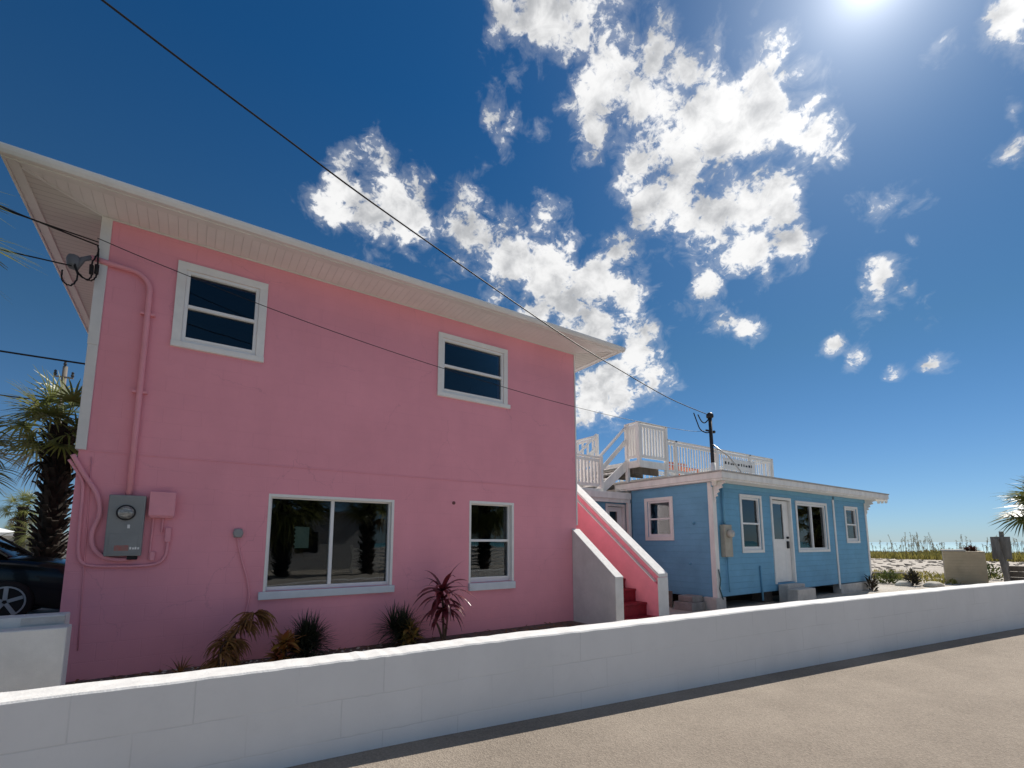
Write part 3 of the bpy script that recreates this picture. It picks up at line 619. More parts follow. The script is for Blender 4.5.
m_ = MB(); m_.box(-.64, -.615, PY0-.136, PY0-.127, 1.765, 1.81); m_.build('seal_tag', WHITE, mbo)
m_ = MB(); m_.box(-.745, -.61, PY0-.1335, PY0-.1312, 1.495, 1.56); m_.build('warning_sticker', mat('faded_red_sticker', (.42, .13, .11), .6, col2=(.30, .20, .18), vscale=40), mbo)
m_ = MB()
for i, (w0, hh) in enumerate(((.0, .03), (.03, .024), (.055, .03), (.085, .026))): m_.box(-.60+w0*.9, -.60+w0*.9+.018, PY0-.1335, PY0-.1312, 1.51, 1.51+hh)
m_.build('meter_number', WHITE, mbo)
m_ = MB(); m_.box(-.62, -.52, PY0-.10, PY0-.02, 1.385, 1.43); m_.build('meter_hub', BLACK, mbo, bevel=.008)
m_ = MB(); m_.box(-.445, -.19, PY0-.10, PY0-.002, 1.90, 2.225); jb = m_.build('junction_box', PINKPAINT, ph, bevel=.02)
m_ = MB(); m_.box(-.452, -.183, PY0-.118, PY0-.101, 1.925, 2.232); m_.build('junction_box_cover', PINKPAINT, jb, bevel=.02)
m_ = MB(); m_.lathe([(.062, .002), (.062, .05), (.05, .062), (.0001, .065)], (.545, PY0, 1.72), '-y', 20); m_.box(.495, .595, PY0-.03, PY0-.001, 1.66, 1.78); m_.build('outlet_box', GREYP, ph, bevel=.004)
conduit('outlet_cord', smooth2([(.545, 1.67), (.56, 1.55), (.605, 1.38), (.675, 1.15), (.72, .95), (.728, .80), (.70, .55), (.70, .1)]), .011, .014)
m_ = MB(); m_.lathe([(.03, .001), (.03, .012), (.0001, .013)], (3.85, PY0, 2.29), '-y', 14); m_.build('hose_hole_cap', mat('rusty_cap', (.16, .07, .07), .8), ph)
# weatherhead under the left eave with cable loops
m_ = MB(); m_.lathe([(.04, -.11), (.06, -.07), (.068, 0), (.055, .045), (.02, .065), (.0001, .07)], (-1.42, PY0-.06, 5.03), 'z', 16); m_.tube([(-1.40, PY0-.05, 4.92), (-1.34, PY0-.05, 5.07), (-1.26, PY0-.05, 5.12)], .03, 10); m_.build('weatherhead', mat('dull_grey_casting', (.15, .16, .18), .6), ph, smooth=True)
for lp in ([(-1.21, 5.27), (-1.20, 5.18), (-1.245, 5.02), (-1.235, 4.86), (-1.28, 4.80), (-1.37, 4.88), (-1.42, 5.0)], [(-1.20, 5.24), (-1.19, 5.0), (-1.195, 4.86), (-1.25, 4.795), (-1.36, 4.85), (-1.41, 4.98)], [(-1.40, 4.98), (-1.36, 4.80), (-1.41, 4.68), (-1.49, 4.72), (-1.50, 4.85)]):
    MB().tube([(x, PY0-.09-.02*(i % 2), z) for i, (x, z) in enumerate(smooth2(lp, 5))], .009, 6).build('service_loop', BLACK, ph, smooth=True)
m_ = MB(); m_.tube([(-1.245, PY0-.1, 5.0), (-1.24, PY0-.1, 4.88)], .022, 8); m_.tube([(-1.195, PY0-.1, 5.02), (-1.195, PY0-.1, 4.9)], .022, 8); m_.build('splice_sleeve', BLACK, ph, smooth=True)

pn = MB()
pp = [(1.49, 1.51), (1.49, 1.82), (1.30, 1.83)]
z = 1.83
for k in range(5): pp += [(1.275 if k % 2 == 0 else 1.285, z-.015), (1.305, z-.045)]; z -= .062
pp += [(1.29, 1.51)]
pn.prism(pp, fy, PY0+.135, PY0+.137); tag(pn.build('paper_notice', PAPER), 'pale green torn paper notice taped inside the big sliding window', 'paper')

# ------------------------------------------------------------------ stairs beside the pink house
st = thing('staircase', (7.3, 7.8, 0), 'outdoor red stairs between a white and a coral pink side wall', 'stairs')
sy = lambda u, v, t: Vector((t, u, v))
SL = .775; SX0, SX1, RX0, RX1, SE = 6.62, 6.83, 7.87, 8.13, 6.34
zt = lambda y: .95+SL*(y-SE)
MB().prism([(SE, -.05), (7.536, -.05), (7.536, zt(7.536)-.03), (SE, zt(SE)-.03)], sy, SX0, SX1).build('white_side_wall', GREYWHITE, st, bevel=.01)
MB().prism([(SE-.006, zt(SE)-.029), (7.536, zt(7.536)-.029), (7.536, zt(7.536)), (SE-.006, zt(SE))], sy, SX0-.004, SX1+.004).build('coping', COPING, st, bevel=.008)
YE = 9.3
zc = lambda y: .965+.79*(y-SE)
MB().prism([(SE+.012, -.05), (YE, -.05), (YE, zc(YE)-.24), (SE+.10, zc(SE+.10)-.24), (SE+.012, zc(SE+.02)-.24)], sy, RX0-.04, RX1).build('coral_side_wall', PINKWALL, st, bevel=.006)
MB().prism([(SE+.10, zc(SE+.10)-.24), (YE, zc(YE)-.24), (YE, zc(YE)-.215), (SE+.10, zc(SE+.10)-.215)], sy, RX0-.045, RX0+.05).build('ledge', WHITESTUCCO, st)
MB().prism([(SE+.012, zc(SE+.012)-.30), (YE, zc(YE)-.30), (YE, zc(YE)-.075), (SE+.012, zc(SE+.012)-.075)], sy, RX0+.035, RX1-.005).build('upper_band', PINKWALL, st)
MB().prism([(SE, zc(SE)-.07), (YE, zc(YE)-.07), (YE, zc(YE)), (SE, zc(SE))], sy, RX0-.015, RX1+.01).build('coping', COPING, st, bevel=.008)
MB().box(RX0-.042, RX1+.002, SE-.004, SE+.011, -.05, zc(SE)-.075).build('wall_end', WHITESTUCCO, st)
for k in range(11):
    y = 6.37+.28*k; z = .13+.25*k if k < 3 else (.63+.195*(k-2) if k < 9 else 2.0+.45*(k-8))
    m_ = MB(); m_.box(SX1+.004, RX0-.044, y-.02, y+.30, z-.045, z); m_.box(SX1+.004, RX0-.044, y, y+.30, z-.47, z-.0455); m_.build('step', RED, st, bevel=.008)

# ------------------------------------------------------------------ blue house
BX0, BX1, BY0, BY1 = 10.42, 19.42, 6.73, 9.27
bh = thing('blue_house', (15, 8, 0), 'single storey blue lap sided beach cottage with white trim and flat roof', 'house')
BZ0, BZ1 = .30, 3.05
DOOR = (13.14, 14.16, .50, 2.77); W1 = (11.66, 12.55, 1.40, 2.75); W2 = (14.55, 16.38, 1.38, 2.72); W3 = (17.80, 18.66, 1.64, 2.70); WL = (7.95, 8.70, 1.73, 2.70)
m_ = MB(); m_.panel([DOOR, W1, W2, W3], BX0, BX1, BZ0, BZ1, fy, BY0, BY0+.14); m_.build('front_wall', BLUE, bh)
m_ = MB(); m_.panel([WL], BY0+.14, BY1, BZ0-.02, BZ1, fx, BX0, BX0+.14); m_.build('side_wall', BLUE, bh)
m_ = MB(); m_.panel([], BY0+.14, 14, BZ0, BZ1, fx, BX1, BX1-.14); m_.build('side_wall', BLUE, bh)
m_ = MB(); m_.panel([], BX0+.142, 11.5, BZ0, BZ1, fy, BY1, BY1-.14); m_.build('back_wall', BLUE, bh)
m_ = MB(); m_.panel([(9.60, 10.28, .5, 2.60)], 9.2, 10.6, .2, 3.0, fy, 9.45, 9.58); m_.build('porch_wall', BLUE, bh)
m_ = MB(); m_.panel([], BX0+.9, BX1-.15, .2, 3.2, fy, 14, 13.86); m_.build('back_wall', BLUE, bh)
bf = lambda a, z, t: Vector((a, BY0-t, z)); bl = lambda a, z, t: Vector((BX0-t, a, z)); br_ = lambda a, z, t: Vector((a, 9.45-t, z))
for wv, kd in ((W1, 'hung'), (W2, 'slide'), (W3, 'hung')):
    window(bh, bf, 1, *wv, kd, casing=.075, recess=.03, frame=.05); room(bh, bf, wv[0]-.3, wv[1]+.3, wv[2]-.3, wv[3]+.2, -.145, -1.6)
window(bh, bl, 1, *WL, 'hung', casing=.09, recess=.03, frame=.05); room(bh, bl, WL[0]-.3, WL[1]+.3, WL[2]-.3, WL[3]+.2, -.145, -1.6)
# curtains, gathered folds behind the lower sashes
def curtain(fn, a0, a1, z0, z1, t):
    c = MB(); n = 40; A = []; B = []
    for i in range(n+1):
        a = a0+(a1-a0)*i/n; q = t+.02*math.sin(i*1.9)+.008*math.sin(i*.7)
        A.append(c.bm.verts.new(fn(a, z0, q))); B.append(c.bm.verts.new(fn(a, z1, q)))
    for i in range(n): c.bm.faces.new([A[i], A[i+1], B[i+1], B[i]])
    return c.build('curtain', CURTAIN, bh, smooth=True)
curtain(bf, 11.7, 12.5, 1.42, 2.05, -.2); curtain(bf, 14.6, 15.4, 1.4, 2.7, -.2)
# front door
def door(parent, fn, d, glassz, handle=True):
    a0, a1, z0, z1 = d; a0 += .02; a1 -= .02
    fr = MB()
    for (q0, q1, w0, w1) in ((a0-.07, a0, z0-.02, z1+.07), (a1, a1+.07, z0-.02, z1+.07), (a0, a1, z1, z1+.07)): fr.prism([(q0, w0), (q1, w0), (q1, w1), (q0, w1)], fn, -.1, .03)
    fr.build('door_frame', WHITE, parent, bevel=.005)
    dd = MB(); w = a1-a0; g0, g1 = a0+.14, a0+w*.70
    dd.panel([(g0, g1, *glassz)], a0+.012, a1-.012, z0+.01, z1-.01, lambda a, z, t: fn(a, z, t), -.05, -.095)
    do = dd.build('door', WHITE, parent, bevel=.004)
    p = MB(); p.prism([(g0-.01, glassz[0]-.01), (g1+.01, glassz[0]-.01), (g1+.01, glassz[1]+.01), (g0-.01, glassz[1]+.01)], fn, -.078, -.072); p.build('door_pane', GLASSD, do)
    if handle:
        h = MB(); h.lathe([(.03, 0), (.035, .03), (.028, .055), (.0001, .06)], fn(a1-.16, z0+1.22, -.05), '-y', 14)
        h.box(*sorted((fn(a1-.20, 0, 0).x, fn(a1-.11, 0, 0).x)), fn(0, 0, -.048).y-.04, fn(0, 0, -.05).y, z0+.92, z0+1.12); h.build('door_lock', DARKMETAL, do, bevel=.006)
        e = MB(); e.prism([(a1-.30, z0+.03), (a1-.285, z0+.03), (a1-.285, z1-.03), (a1-.30, z1-.03)], fn, -.05, -.046); e.build('door_edge', VINYL, do)
    return do
door(bh, bf, DOOR, (1.68, 2.66)); room(bh, bf, 12.9, 14.4, .45, 2.8, -.145, -1.6)
door(bh, br_, (9.60, 10.28, .5, 2.60), (.75, 2.46), handle=False); room(bh, br_, 9.4, 10.5, .4, 2.7, -.14, -1.3)
# corner boards and battens
m_ = MB(); m_.box(BX0-.028, BX0+.12, BY0-.028, BY0-.002, BZ0-.03, BZ1); m_.box(BX0-.028, BX0-.002, BY0-.002, BY0+.10, BZ0-.03, BZ1); m_.build('corner_board', WHITEWOOD, bh, bevel=.004)
m_ = MB(); m_.box(BX1-.08, BX1+.028, BY0-.028, BY0-.002, .05, BZ1); m_.build('corner_board', WHITEWOOD, bh, bevel=.004)
m_ = MB(); m_.box(16.88, 16.97, BY0-.03, BY0-.002, .15, BZ1-.01); m_.build('batten', WHITE, bh, bevel=.004)
m_ = MB(); m_.tube([(12.35, BY0-.03, .98), (12.37, BY0-.03, .1)], .025, 8); m_.build('vent_pipe', BLUEP, bh, smooth=True)
SHADEPIER = mat('shade_toned_block', (.10, .09, .08), .95, var=.3, vscale=8, bump=.4)  # pier colour darkened to stand in for shade under the cottage
# piers, crawl space, white foundation at the far end
m_ = MB(); m_.box(16.95, 19.46, BY0-.04, BY0+.2, -.05, .28); m_.box(19.3, 19.46, BY0+.2, 13, -.05, .28); m_.build('foundation', CONC, bh, bevel=.01)
for px_, py_ in ((10.5, 6.8), (13.0, 7.0), (15.2, 7.0), (10.5, 8.9)):
    m_ = MB(); m_.box(px_-.2, px_+.2, py_-.12, py_+.24, -.05, BZ0-.005); m_.build('pier', CONC if px_ < 11 and py_ < 7 else SHADEPIER, bh, bevel=.02)
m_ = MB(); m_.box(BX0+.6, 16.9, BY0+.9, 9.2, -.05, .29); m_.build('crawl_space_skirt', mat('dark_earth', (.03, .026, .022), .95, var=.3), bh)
m_ = MB(); m_.box(BX0+.02, BX1-.02, BY0+.02, 9.2, BZ0+.02, BZ0+.08); m_.build('floor_frame', DARKWOOD, bh)
# flat roof with fascia
RX_0, RX_1, RY_0, RY_1 = 10.20, 20.42, 6.30, 9.72
m_ = MB(); m_.box(RX_0, RX_1, RY_0, RY_1, 3.252, 3.285); m_.build('roof', mat('roof_membrane', (.42, .40, .37), .8, var=.15), bh)
m_ = MB(); m_.box(RX_0+.02, RX_1-.02, RY_0+.02, RY_0+.05, 3.10, 3.25); m_.box(RX_0+.02, RX_0+.05, RY_0+.05, RY_1, 3.10, 3.25); m_.box(RX_1-.05, RX_1-.02, RY_0+.05, RY_1, 3.10, 3.25); m_.build('fascia', WHITEWOOD, bh, bevel=.005)
m_ = MB(); m_.box(RX_0+.05, RX_1-.05, RY_0+.05, RY_1, 3.056, 3.098); m_.build('soffit', WHITEWOOD, bh)
m_ = MB(); m_.box(BX0-.03, BX1+.03, BY0-.03, BY0-.002, 2.93, 3.052); m_.build('frieze_board', BLUEP, bh, bevel=.004)
m_ = MB(); m_.box(11.35, 19.4, RY_1+.002, 14.2, 3.2, 3.3); m_.build('rear_roof', mat('roof_membrane_rear', (.42, .40, .37), .8, var=.15), bh)
# ragged scroll brackets under the eave at both ends
bp_ = [(0, 0), (.0, -.75), (.07, -.62), (.05, -.52), (.16, -.50), (.12, -.40), (.24, -.36), (.20, -.26), (.40, -.22), (.34, -.12), (.52, -.06), (.52, 0)]
for x in (BX0+.02, BX1-.04):
    MB().prism([(BY0-.03-u*.6, 3.05+v*.7) for u, v in bp_][::-1], sy, x, x+.04).build('bracket', WHITEWOOD, bh)
MB().prism([(RY_0+.06+k*.11+d, 3.056-(.09 if i_ in (1, 2) else 0)) for k in range(3) for i_, d in enumerate((0, .02, .08, .10))][::-1], sy, RX_1-.04, RX_1-.01).build('scalloped_edge', WHITEWOOD, bh)
# electric meter on blue house
m_ = MB(); m_.box(10.66, 10.98, BY0-.13, BY0-.002, 1.24, 2.02); eo = m_.build('meter_box', mat('beige_enamel', (.40, .37, .30), .6, var=.12), bh, bevel=.015)
m_ = MB(); m_.lathe([(.10, .13), (.10, .19), (.08, .24), (.0001, .25)], (10.83, BY0, 1.80), '-y', 20); m_.build('dial', mat('meter_dome', (.45, .43, .38), .2, coat=.6), eo, smooth=True)
MB().tube([(10.80, BY0-.05, 2.02), (10.79, BY0-.05, 3.05)], .03, 8).build('conduit', BLUEP, bh, smooth=True); MB().tube([(10.84, BY0-.05, 1.24), (10.86, BY0-.05, .4)], .018, 8).build('conduit', BLUEP, bh, smooth=True)
m_ = MB(); m_.tube([(10.45, BY0-.05, .95), (10.49, BY0-.06, .72), (10.46, BY0-.05, .5), (10.56, BY0-.06, .25)], .016, 6); m_.build('hose_pipe', mat('teal_hose', (.08, .16, .17), .6), bh, smooth=True)
for (y, z, q) in ((7.27, 2.07, 1), (7.42, 1.06, .7)):
    m_ = MB(); m_.lathe([(.035*q, .002), (.04*q, .02), (.02*q, .05), (.0001, .055)], (BX0, y, z), 'x', 12)
    for v in m_.bm.verts: v.co.x = 2*BX0-v.co.x
    m_.build('hose_bib', BLUEP, bh)

cs_ = thing('concrete_steps', (13.8, 6.4, 0), 'pale concrete step blocks below the white door of the blue cottage', 'steps')
m_ = MB(); m_.box(13.15, 14.05, 6.42, 6.69, -.02, .47); m_.build('upper_block', CONC, cs_, bevel=.015)
m_ = MB(); m_.box(13.02, 14.0, 6.14, 6.415, -.02, .38); m_.build('lower_block', CONC, cs_, bevel=.015)

# junk beneath the cottage: framed board and blocks leaning under the side wall
fb = thing('framed_board', (9.9, 7.6, 0), 'dark framed board leaning low against the side of the blue cottage', 'board')
m_ = MB(); m_.box(9.9, 9.94, 7.62, 8.25, .02, .40)
m_.build('frame', DARKWOOD, fb, bevel=.005)
m_ = MB(); m_.box(9.893, 9.899, 7.68, 8.19, .08, .34); m_.build('panel', mat('stained_panel', (.20, .16, .13), .8, var=.6, vscale=12), fb)
GBLOCK = mat('grey_block', (.27, .26, .25), .95, var=.25, bump=.5)
tag(MB().box(9.75, 10.25, 6.95, 7.45, 0, .19).build('concrete_block', GBLOCK, bevel=.012), 'lower grey concrete block under the corner of the blue cottage', 'block')
tag(MB().box(9.85, 10.25, 7.0, 7.4, .192, .33).build('concrete_block', GBLOCK, bevel=.012), 'smaller grey block lying on top of another at the blue cottage corner', 'block')

# ------------------------------------------------------------------ roof deck, landing and upper stair
rdk = thing('roof_deck', (14, 10.5, 3.3), 'white wooden roof deck with baluster railings and a raised corner above the blue cottage', 'deck')
def rail(parent, a, b, h, nb, low=.10, t=.052, name='railing', cap=.10):
    a = Vector(a); b = Vector(b); r_ = MB(); up = Vector((0, 0, 1))
    r_.bar(a+up*h, b+up*h, cap, .04); r_.bar(a+up*(h-.09), b+up*(h-.09), .04, .08); r_.bar(a+up*low, b+up*low, .04, .08)
    for i in range(nb):
        p = a.lerp(b, (i+.5)/nb); r_.box(p.x-t/2, p.x+t/2, p.y-t/2, p.y+t/2, p.z+low+.02, p.z+h-.1)
    return r_.build(name, WHITEWOOD, parent)
def post(parent, x, y, z0, z1, w=.10): return MB().box(x-w/2, x+w/2, y-w/2, y+w/2, z0, z1).build('post', WHITEWOOD, parent, bevel=.006)
ZD = 3.62; ZB = 3.95
m_ = MB(); m_.box(11.75, 17.8, 9.02, 13.4, ZD-.10, ZD-.03); m_.box(11.75, 17.8, 9.0, 9.04, ZD-.26, ZD-.02); m_.build('deck_floor', WHITEWOOD, rdk)
m_ = MB(); m_.box(10.5, 11.70, 9.0, 13.4, ZB-.08, ZB-.02); m_.box(10.5, 11.70, 8.98, 9.02, ZB-.22, ZB-.02); m_.box(10.48, 10.52, 9.02, 13.4, ZB-.22, ZB-.02); m_.build('raised_floor', WHITEWOOD, rdk)
m_ = MB()
for k in range(4): m_.box(10.6, 11.7, 9.3+k*.6, 9.36+k*.6, ZB-.36, ZB-.09)
m_.build('joists', DARKWOOD, rdk)
rail(rdk, (10.53, 9.0, ZB), (11.68, 9.0, ZB), 1.09, 9); rail(rdk, (10.5, 9.04, ZB), (10.5, 9.42, ZB), 1.09, 4)
rail(rdk, (11.72, 9.0, ZD), (17.8, 9.0, ZD), 1.04, 44, t=.032); rail(rdk, (17.8, 9.05, ZD), (17.8, 13.4, ZD), 1.04, 26, t=.032); rail(rdk, (11.7, 13.4, ZD), (17.75, 13.4, ZD), 1.04, 22, t=.03)
rail(rdk, (10.5, 10.75, ZB), (10.5, 13.4, ZB), 1.0, 11)
for (x, y, z0, z1) in ((10.5, 9.0, ZB-.2, 5.06), (11.70, 9.0, 3.3, 5.06), (10.5, 9.45, 3.0, 5.06), (10.5, 10.7, 3.0, 5.0), (12.15, 9.0, 3.3, 4.68), (14.3, 9.0, 3.3, 4.68), (16.3, 9.0, 3.3, 4.68), (17.8, 9.0, 3.3, 4.68), (17.8, 13.4, 3.3, 4.68), (14.5, 13.4, 3.3, 4.68)): post(rdk, x, y, z0, z1)
m_ = MB(); m_.box(14.6, 16.6, 8.955, 8.975, 4.02, 4.42); bn = m_.build('banner', mat('white_banner_cloth', (.85, .85, .84), .8, trans=.45), rdk)
m_ = MB(); random.seed(17); x = 14.7
while x < 16.4:
    w = rnd(.05, .12); m_.box(x, x+w, 8.948, 8.953, 4.20, 4.20+rnd(.05, .10)); x += w+rnd(.03, .10)
m_.build('banner_marks', DARKMETAL, bn)
# landing between the houses
ld = thing('stair_landing', (8.8, 10, 3.0), 'white wooden landing and short stair rising between the pink house and roof deck', 'landing')
m_ = MB(); m_.box(6.76, 9.35, 9.32, 10.9, 2.99, 3.05); m_.build('landing_floor', WHITEWOOD, ld)
m_ = MB(); m_.box(6.76, 10.38, 9.28, 9.34, 2.70, 2.985); m_.box(6.76, 10.38, 9.24, 9.278, 2.80, 2.985); m_.build('landing_beam', WHITEWOOD, ld, bevel=.006)
rail(ld, (8.15, 9.36, 3.05), (9.28, 9.36, 3.05), .88, 9); post(ld, 9.32, 9.36, 3.05, 3.97)
for y in (9.46, 10.70):
    s_ = MB(); s_.bar((9.33, y, 2.98), (10.55, y, 3.90), .05, .24); s_.build('stringer', WHITEWOOD, ld)
    s_ = MB(); s_.bar((9.33, y, 3.93), (10.5, y, 5.0), .09, .05); s_.bar((9.36, y, 3.55), (10.5, y, 4.58), .04, .12); s_.build('handrail', WHITEWOOD, ld)
for k in range(4):
    MB().box(9.5+.25*k, 9.80+.25*k, 9.49, 10.67, 3.19+.19*k, 3.225+.19*k).build('tread', WHITEWOOD, ld)
for x, y in ((8.2, 9.31), (10.33, 9.31)): post(ld, x, y, 0, 2.7)

bench = thing('deck_bench', (13.5, 9.9, ZD), 'orange slatted bench behind the white roof deck railing', 'bench')
m_ = MB()
for k in range(4): m_.box(13.0, 14.15, 9.55+.12*k, 9.64+.12*k, ZD+.40, ZD+.43)
m_.build('seat', TERRA, bench)
m_ = MB()
for k in range(3): m_.box(13.0, 14.15, 10.04, 10.07, ZD+.40+.1*k, ZD+.47+.1*k)
m_.build('backrest', TERRA, bench)
for x in (13.05, 14.05):
    for y in (9.57, 10.0): MB().box(x, x+.06, y, y+.06, ZD-.03, ZD+.4).build('leg', TERRA, bench)

# ------------------------------------------------------------------ service mast and cables
ms = thing('service_mast', (10.33, 6.62, 3.28), 'black service mast pipe standing on the front corner of the blue cottage roof', 'mast')
MB().tube([(10.36, 6.62, 3.0), (10.34, 6.62, 4.62)], .042, 12).build('pipe', DARKMETAL, ms, smooth=True)
m_ = MB(); m_.lathe([(.05, 0), (.085, .03), (.085, .09), (.05, .14), (.0001, .15)], (10.34, 6.62, 4.60), 'z', 14); m_.build('weather_cap', DARKMETAL, ms, smooth=True)
m_ = MB(); m_.tube([(10.36, 6.62, 2.95), (10.36, 6.62, 3.50)], .06, 12); m_.build('roof_boot', WHITEWOOD, ms, smooth=True)
m_ = MB(); m_.tube([(10.36, 6.60, 3.95), (10.75, 6.45, 3.68), (11.1, 6.38, 3.35), (11.22, 6.35, 3.10)], .018, 6); m_.build('brace', STEEL, ms, smooth=True)
m_ = MB(); m_.bar((10.15, 6.62, 4.28), (10.48, 6.62, 4.28), .03, .04); m_.lathe([(.03, 0), (.045, .03), (.03, .06)], (10.47, 6.62, 4.25), 'z', 10); m_.build('insulator_arm', DARKMETAL, ms)
for lp in ([(9.75, 6.66, 4.66), (9.85, 6.65, 4.45), (9.95, 6.64, 4.28), (10.15, 6.62, 4.22), (10.34, 6.61, 4.26)], [(9.9, 6.65, 4.64), (10.0, 6.64, 4.5), (10.12, 6.63, 4.46), (10.25, 6.62, 4.55), (10.33, 6.62, 4.66)]):
    MB().tube([tuple(v) for v in catmull(lp, 5)], .014, 6).build('drip_loop', BLACK, ms, smooth=True)
def sagline(a, b, sag, n=40):
    a = Vector(a); b = Vector(b); return [a.lerp(b, i/n)-Vector((0, 0, sag*4*(i/n)*(1-i/n))) for i in range(n+1)]
def cable(pts, r, label): return tag(MB().tube(pts, r, 6).build('overhead_cable', BLACK, smooth=True), label, 'cable', 'overhead cables')
CP = catmull([(10.28, 6.65, 4.70), (8.5, 6.36, 4.71), (6.5, 5.96, 4.82), (4.64, 5.58, 4.965), (1.65, 4.97, 5.36), (.45, 4.73, 5.575), (-.88, 4.46, 5.83), (-4, 3.83, 6.5), (-9, 2.81, 7.7), (-14, 1.8, 9.1)], 6)
cable(CP, .009, 'long black overhead cable sagging from the service mast to the top left')
cable(catmull([(-1.22, 7.42, 5.36), (-.57, 7.36, 5.20), (.96, 7.25, 4.89), (2.97, 7.11, 4.59), (5.54, 6.93, 4.32), (7.96, 6.77, 4.20), (9.57, 6.65, 4.19), (10.16, 6.62, 4.28)], 6), .005, 'thin cable running across the pink house front to the service mast')
cable(sagline((-1.2, 7.43, 5.27), (-14, 9.5, 10.6), .55), .009, 'thickest black cable coming from the left to the loops under the pink eave')
cable(sagline((-1.2, 7.40, 5.30), (-16, 8.6, 9.3), .5), .008, 'thin wire just below the thickest cable at the pink eave')
cable(sagline((-1.42, 7.42, 4.92), (-20, 9.0, 6.6), .35), .008, 'thin wire reaching the weatherhead from the left below the frond tips')
cable(sagline((-1.25, 9.6, 4.36), (-22, 15.5, 7.2), .35), .014, 'double dark cable ending behind the white corner trim of pink house')
cable(sagline((-5.3, 29.3, 8.0), (-40, 20, 9.6), .9), .03, 'far cable sloping down from the left into the palm crown')
cable(sagline((-5.3, 29.3, 5.9), (-40, 26, 6.4), .9), .03, 'upper of two far level cables left of the palm trunk')
cable(sagline((-5.3, 29.3, 5.7), (-40, 25, 5.9), .8), .03, 'lower of two far level cables left of the palm trunk')

up = thing('utility_pole', (-5.42, 29.5, 0), 'distant wooden utility pole rising behind the palm by the pink house', 'pole')
MB().tube([(-5.42, 29.5, 0), (-5.42, 29.5, 9.8)], [.12, .09], 10).build('pole', DARKWOOD, up, smooth=True)
m_ = MB(); m_.bar((-5.75, 29.4, 9.25), (-5.08, 29.4, 9.25), .06, .07); m_.build('crossarm', DARKWOOD, up)
for x in (-5.72, -5.42, -5.12):
    MB().lathe([(.04, 0), (.07, .08), (.04, .16), (.06, .22), (.0001, .28)], (x, 29.4, 9.29 if x != -5.42 else 9.8), 'z', 8).build('insulator', DARKMETAL, up)

# ------------------------------------------------------------------ vegetation
def blade(b, base, d, side, L, w, droop, n=3, fold=0.0, tip=.12, w0=None):
    """tapered strap leaf bending under gravity"""
    p = Vector(base); d = Vector(d).normalized(); side = Vector(side).normalized(); prev = None
    for i in range(n+1):
        s = i/n; ww = w*(math.sin(math.pi*min(1, .18+s*.9))**.8 if i < n else tip) if w0 is None else w*(1-s*(1-tip))
        a = b.bm.verts.new(p-side*ww/2); c = b.bm.verts.new(p+side*ww/2)
        if prev: b.bm.faces.new([prev[0], prev[1], c, a])
        prev = (a, c); p = p+d*(L/n); d = (d+Vector((0, 0, -droop/n))).normalized()
def fan_leaf(b, org, az, el, pet, rad, nb, spread, w, droop):
    d = Vector((math.cos(az)*math.cos(el), math.sin(az)*math.cos(el), math.sin(el)))
    side = Vector((-math.sin(az), math.cos(az), 0)); nrm = side.cross(d)*-1
    tip = Vector(org)+d*pet-Vector((0, 0, .06*pet))
    b.bar(org, tip, .02*max(1, rad), .014*max(1, rad))
    roll = rnd(-.6, .6)
    side2 = side*math.cos(roll)+nrm*math.sin(roll); nrm2 = d.cross(side2)
    for k in range(nb):
        a = (k/(nb-1)-.5)*2*spread+rnd(-.05, .05)
        dd = d*math.cos(a)+side2*math.sin(a)+nrm2*(.30*math.cos(a*1.2)*rnd(-.4, .5))
        blade(b, tip, dd, dd.cross(nrm2), rad*(.72+.28*math.cos(a*.8))*rnd(.85, 1.08), w, droop*rnd(.6, 1.5), n=3)
def fan_palm(loc, h, label, group=None, tr=.22, nleaf=34, rad=1.0, pet=.9, seed=1, boots=True, dead=6, lean=(0, 0), skirt=-.9, nb=22, bark=None):
    random.seed(seed)
    t = thing('fan_palm', loc, label, 'palm', group); L = Vector(loc)
    top = L+Vector((lean[0], lean[1], h))
    k = 10; m_ = MB(); m_.tube([L.lerp(top, i/k)+Vector((rnd(-.02, .02), rnd(-.02, .02), -.05 if i == 0 else 0)) for i in range(k+1)], [tr*rnd(.92, 1.06) for _ in range(k+1)], 12)
    if boots:
        nboot = int(h*70)
        for i in range(nboot):
            s = (i+rnd(0, 1))/nboot; p = L.lerp(top, s); a = i*2.4+rnd(-.3, .3); o = Vector((math.cos(a), math.sin(a), 0))
            q = p+o*tr*.9; m_.bar(q, q+o*rnd(.10, .22)*tr/.22+Vector((0, 0, rnd(.08, .26))), rnd(.06, .11)*tr/.22, .03)
    m_.build('trunk', bark or BARK, t)
    c = MB()
    for i in range(nleaf):
        el = math.asin(max(-.999, min(.999, math.sin(skirt)+(1-math.sin(skirt))*((i+.5)/nleaf)))); az = i*2.39996+rnd(-.25, .25)
        fan_leaf(c, top+Vector((0, 0, rnd(-.15, .15))), az, el*rnd(.85, 1.1), pet*rnd(.75, 1.2), rad*rnd(.85, 1.1), nb, 1.9, .045*rad+.012, rnd(.5, 1.1))
    c.build('crown', FROND, t)
    if dead:
        c = MB()
        for i in range(dead):
            az = i*2.39996*1.3+rnd(-.4, .4)
            fan_leaf(c, top-Vector((0, 0, .3)), az, -rnd(.7, 1.2), pet*rnd(.7, 1.1), rad*rnd(.7, .95), nb//2+2, 1.1, .05*rad, 1.4)
        c.build('dead_fronds', FRONDDRY, t)
    return t
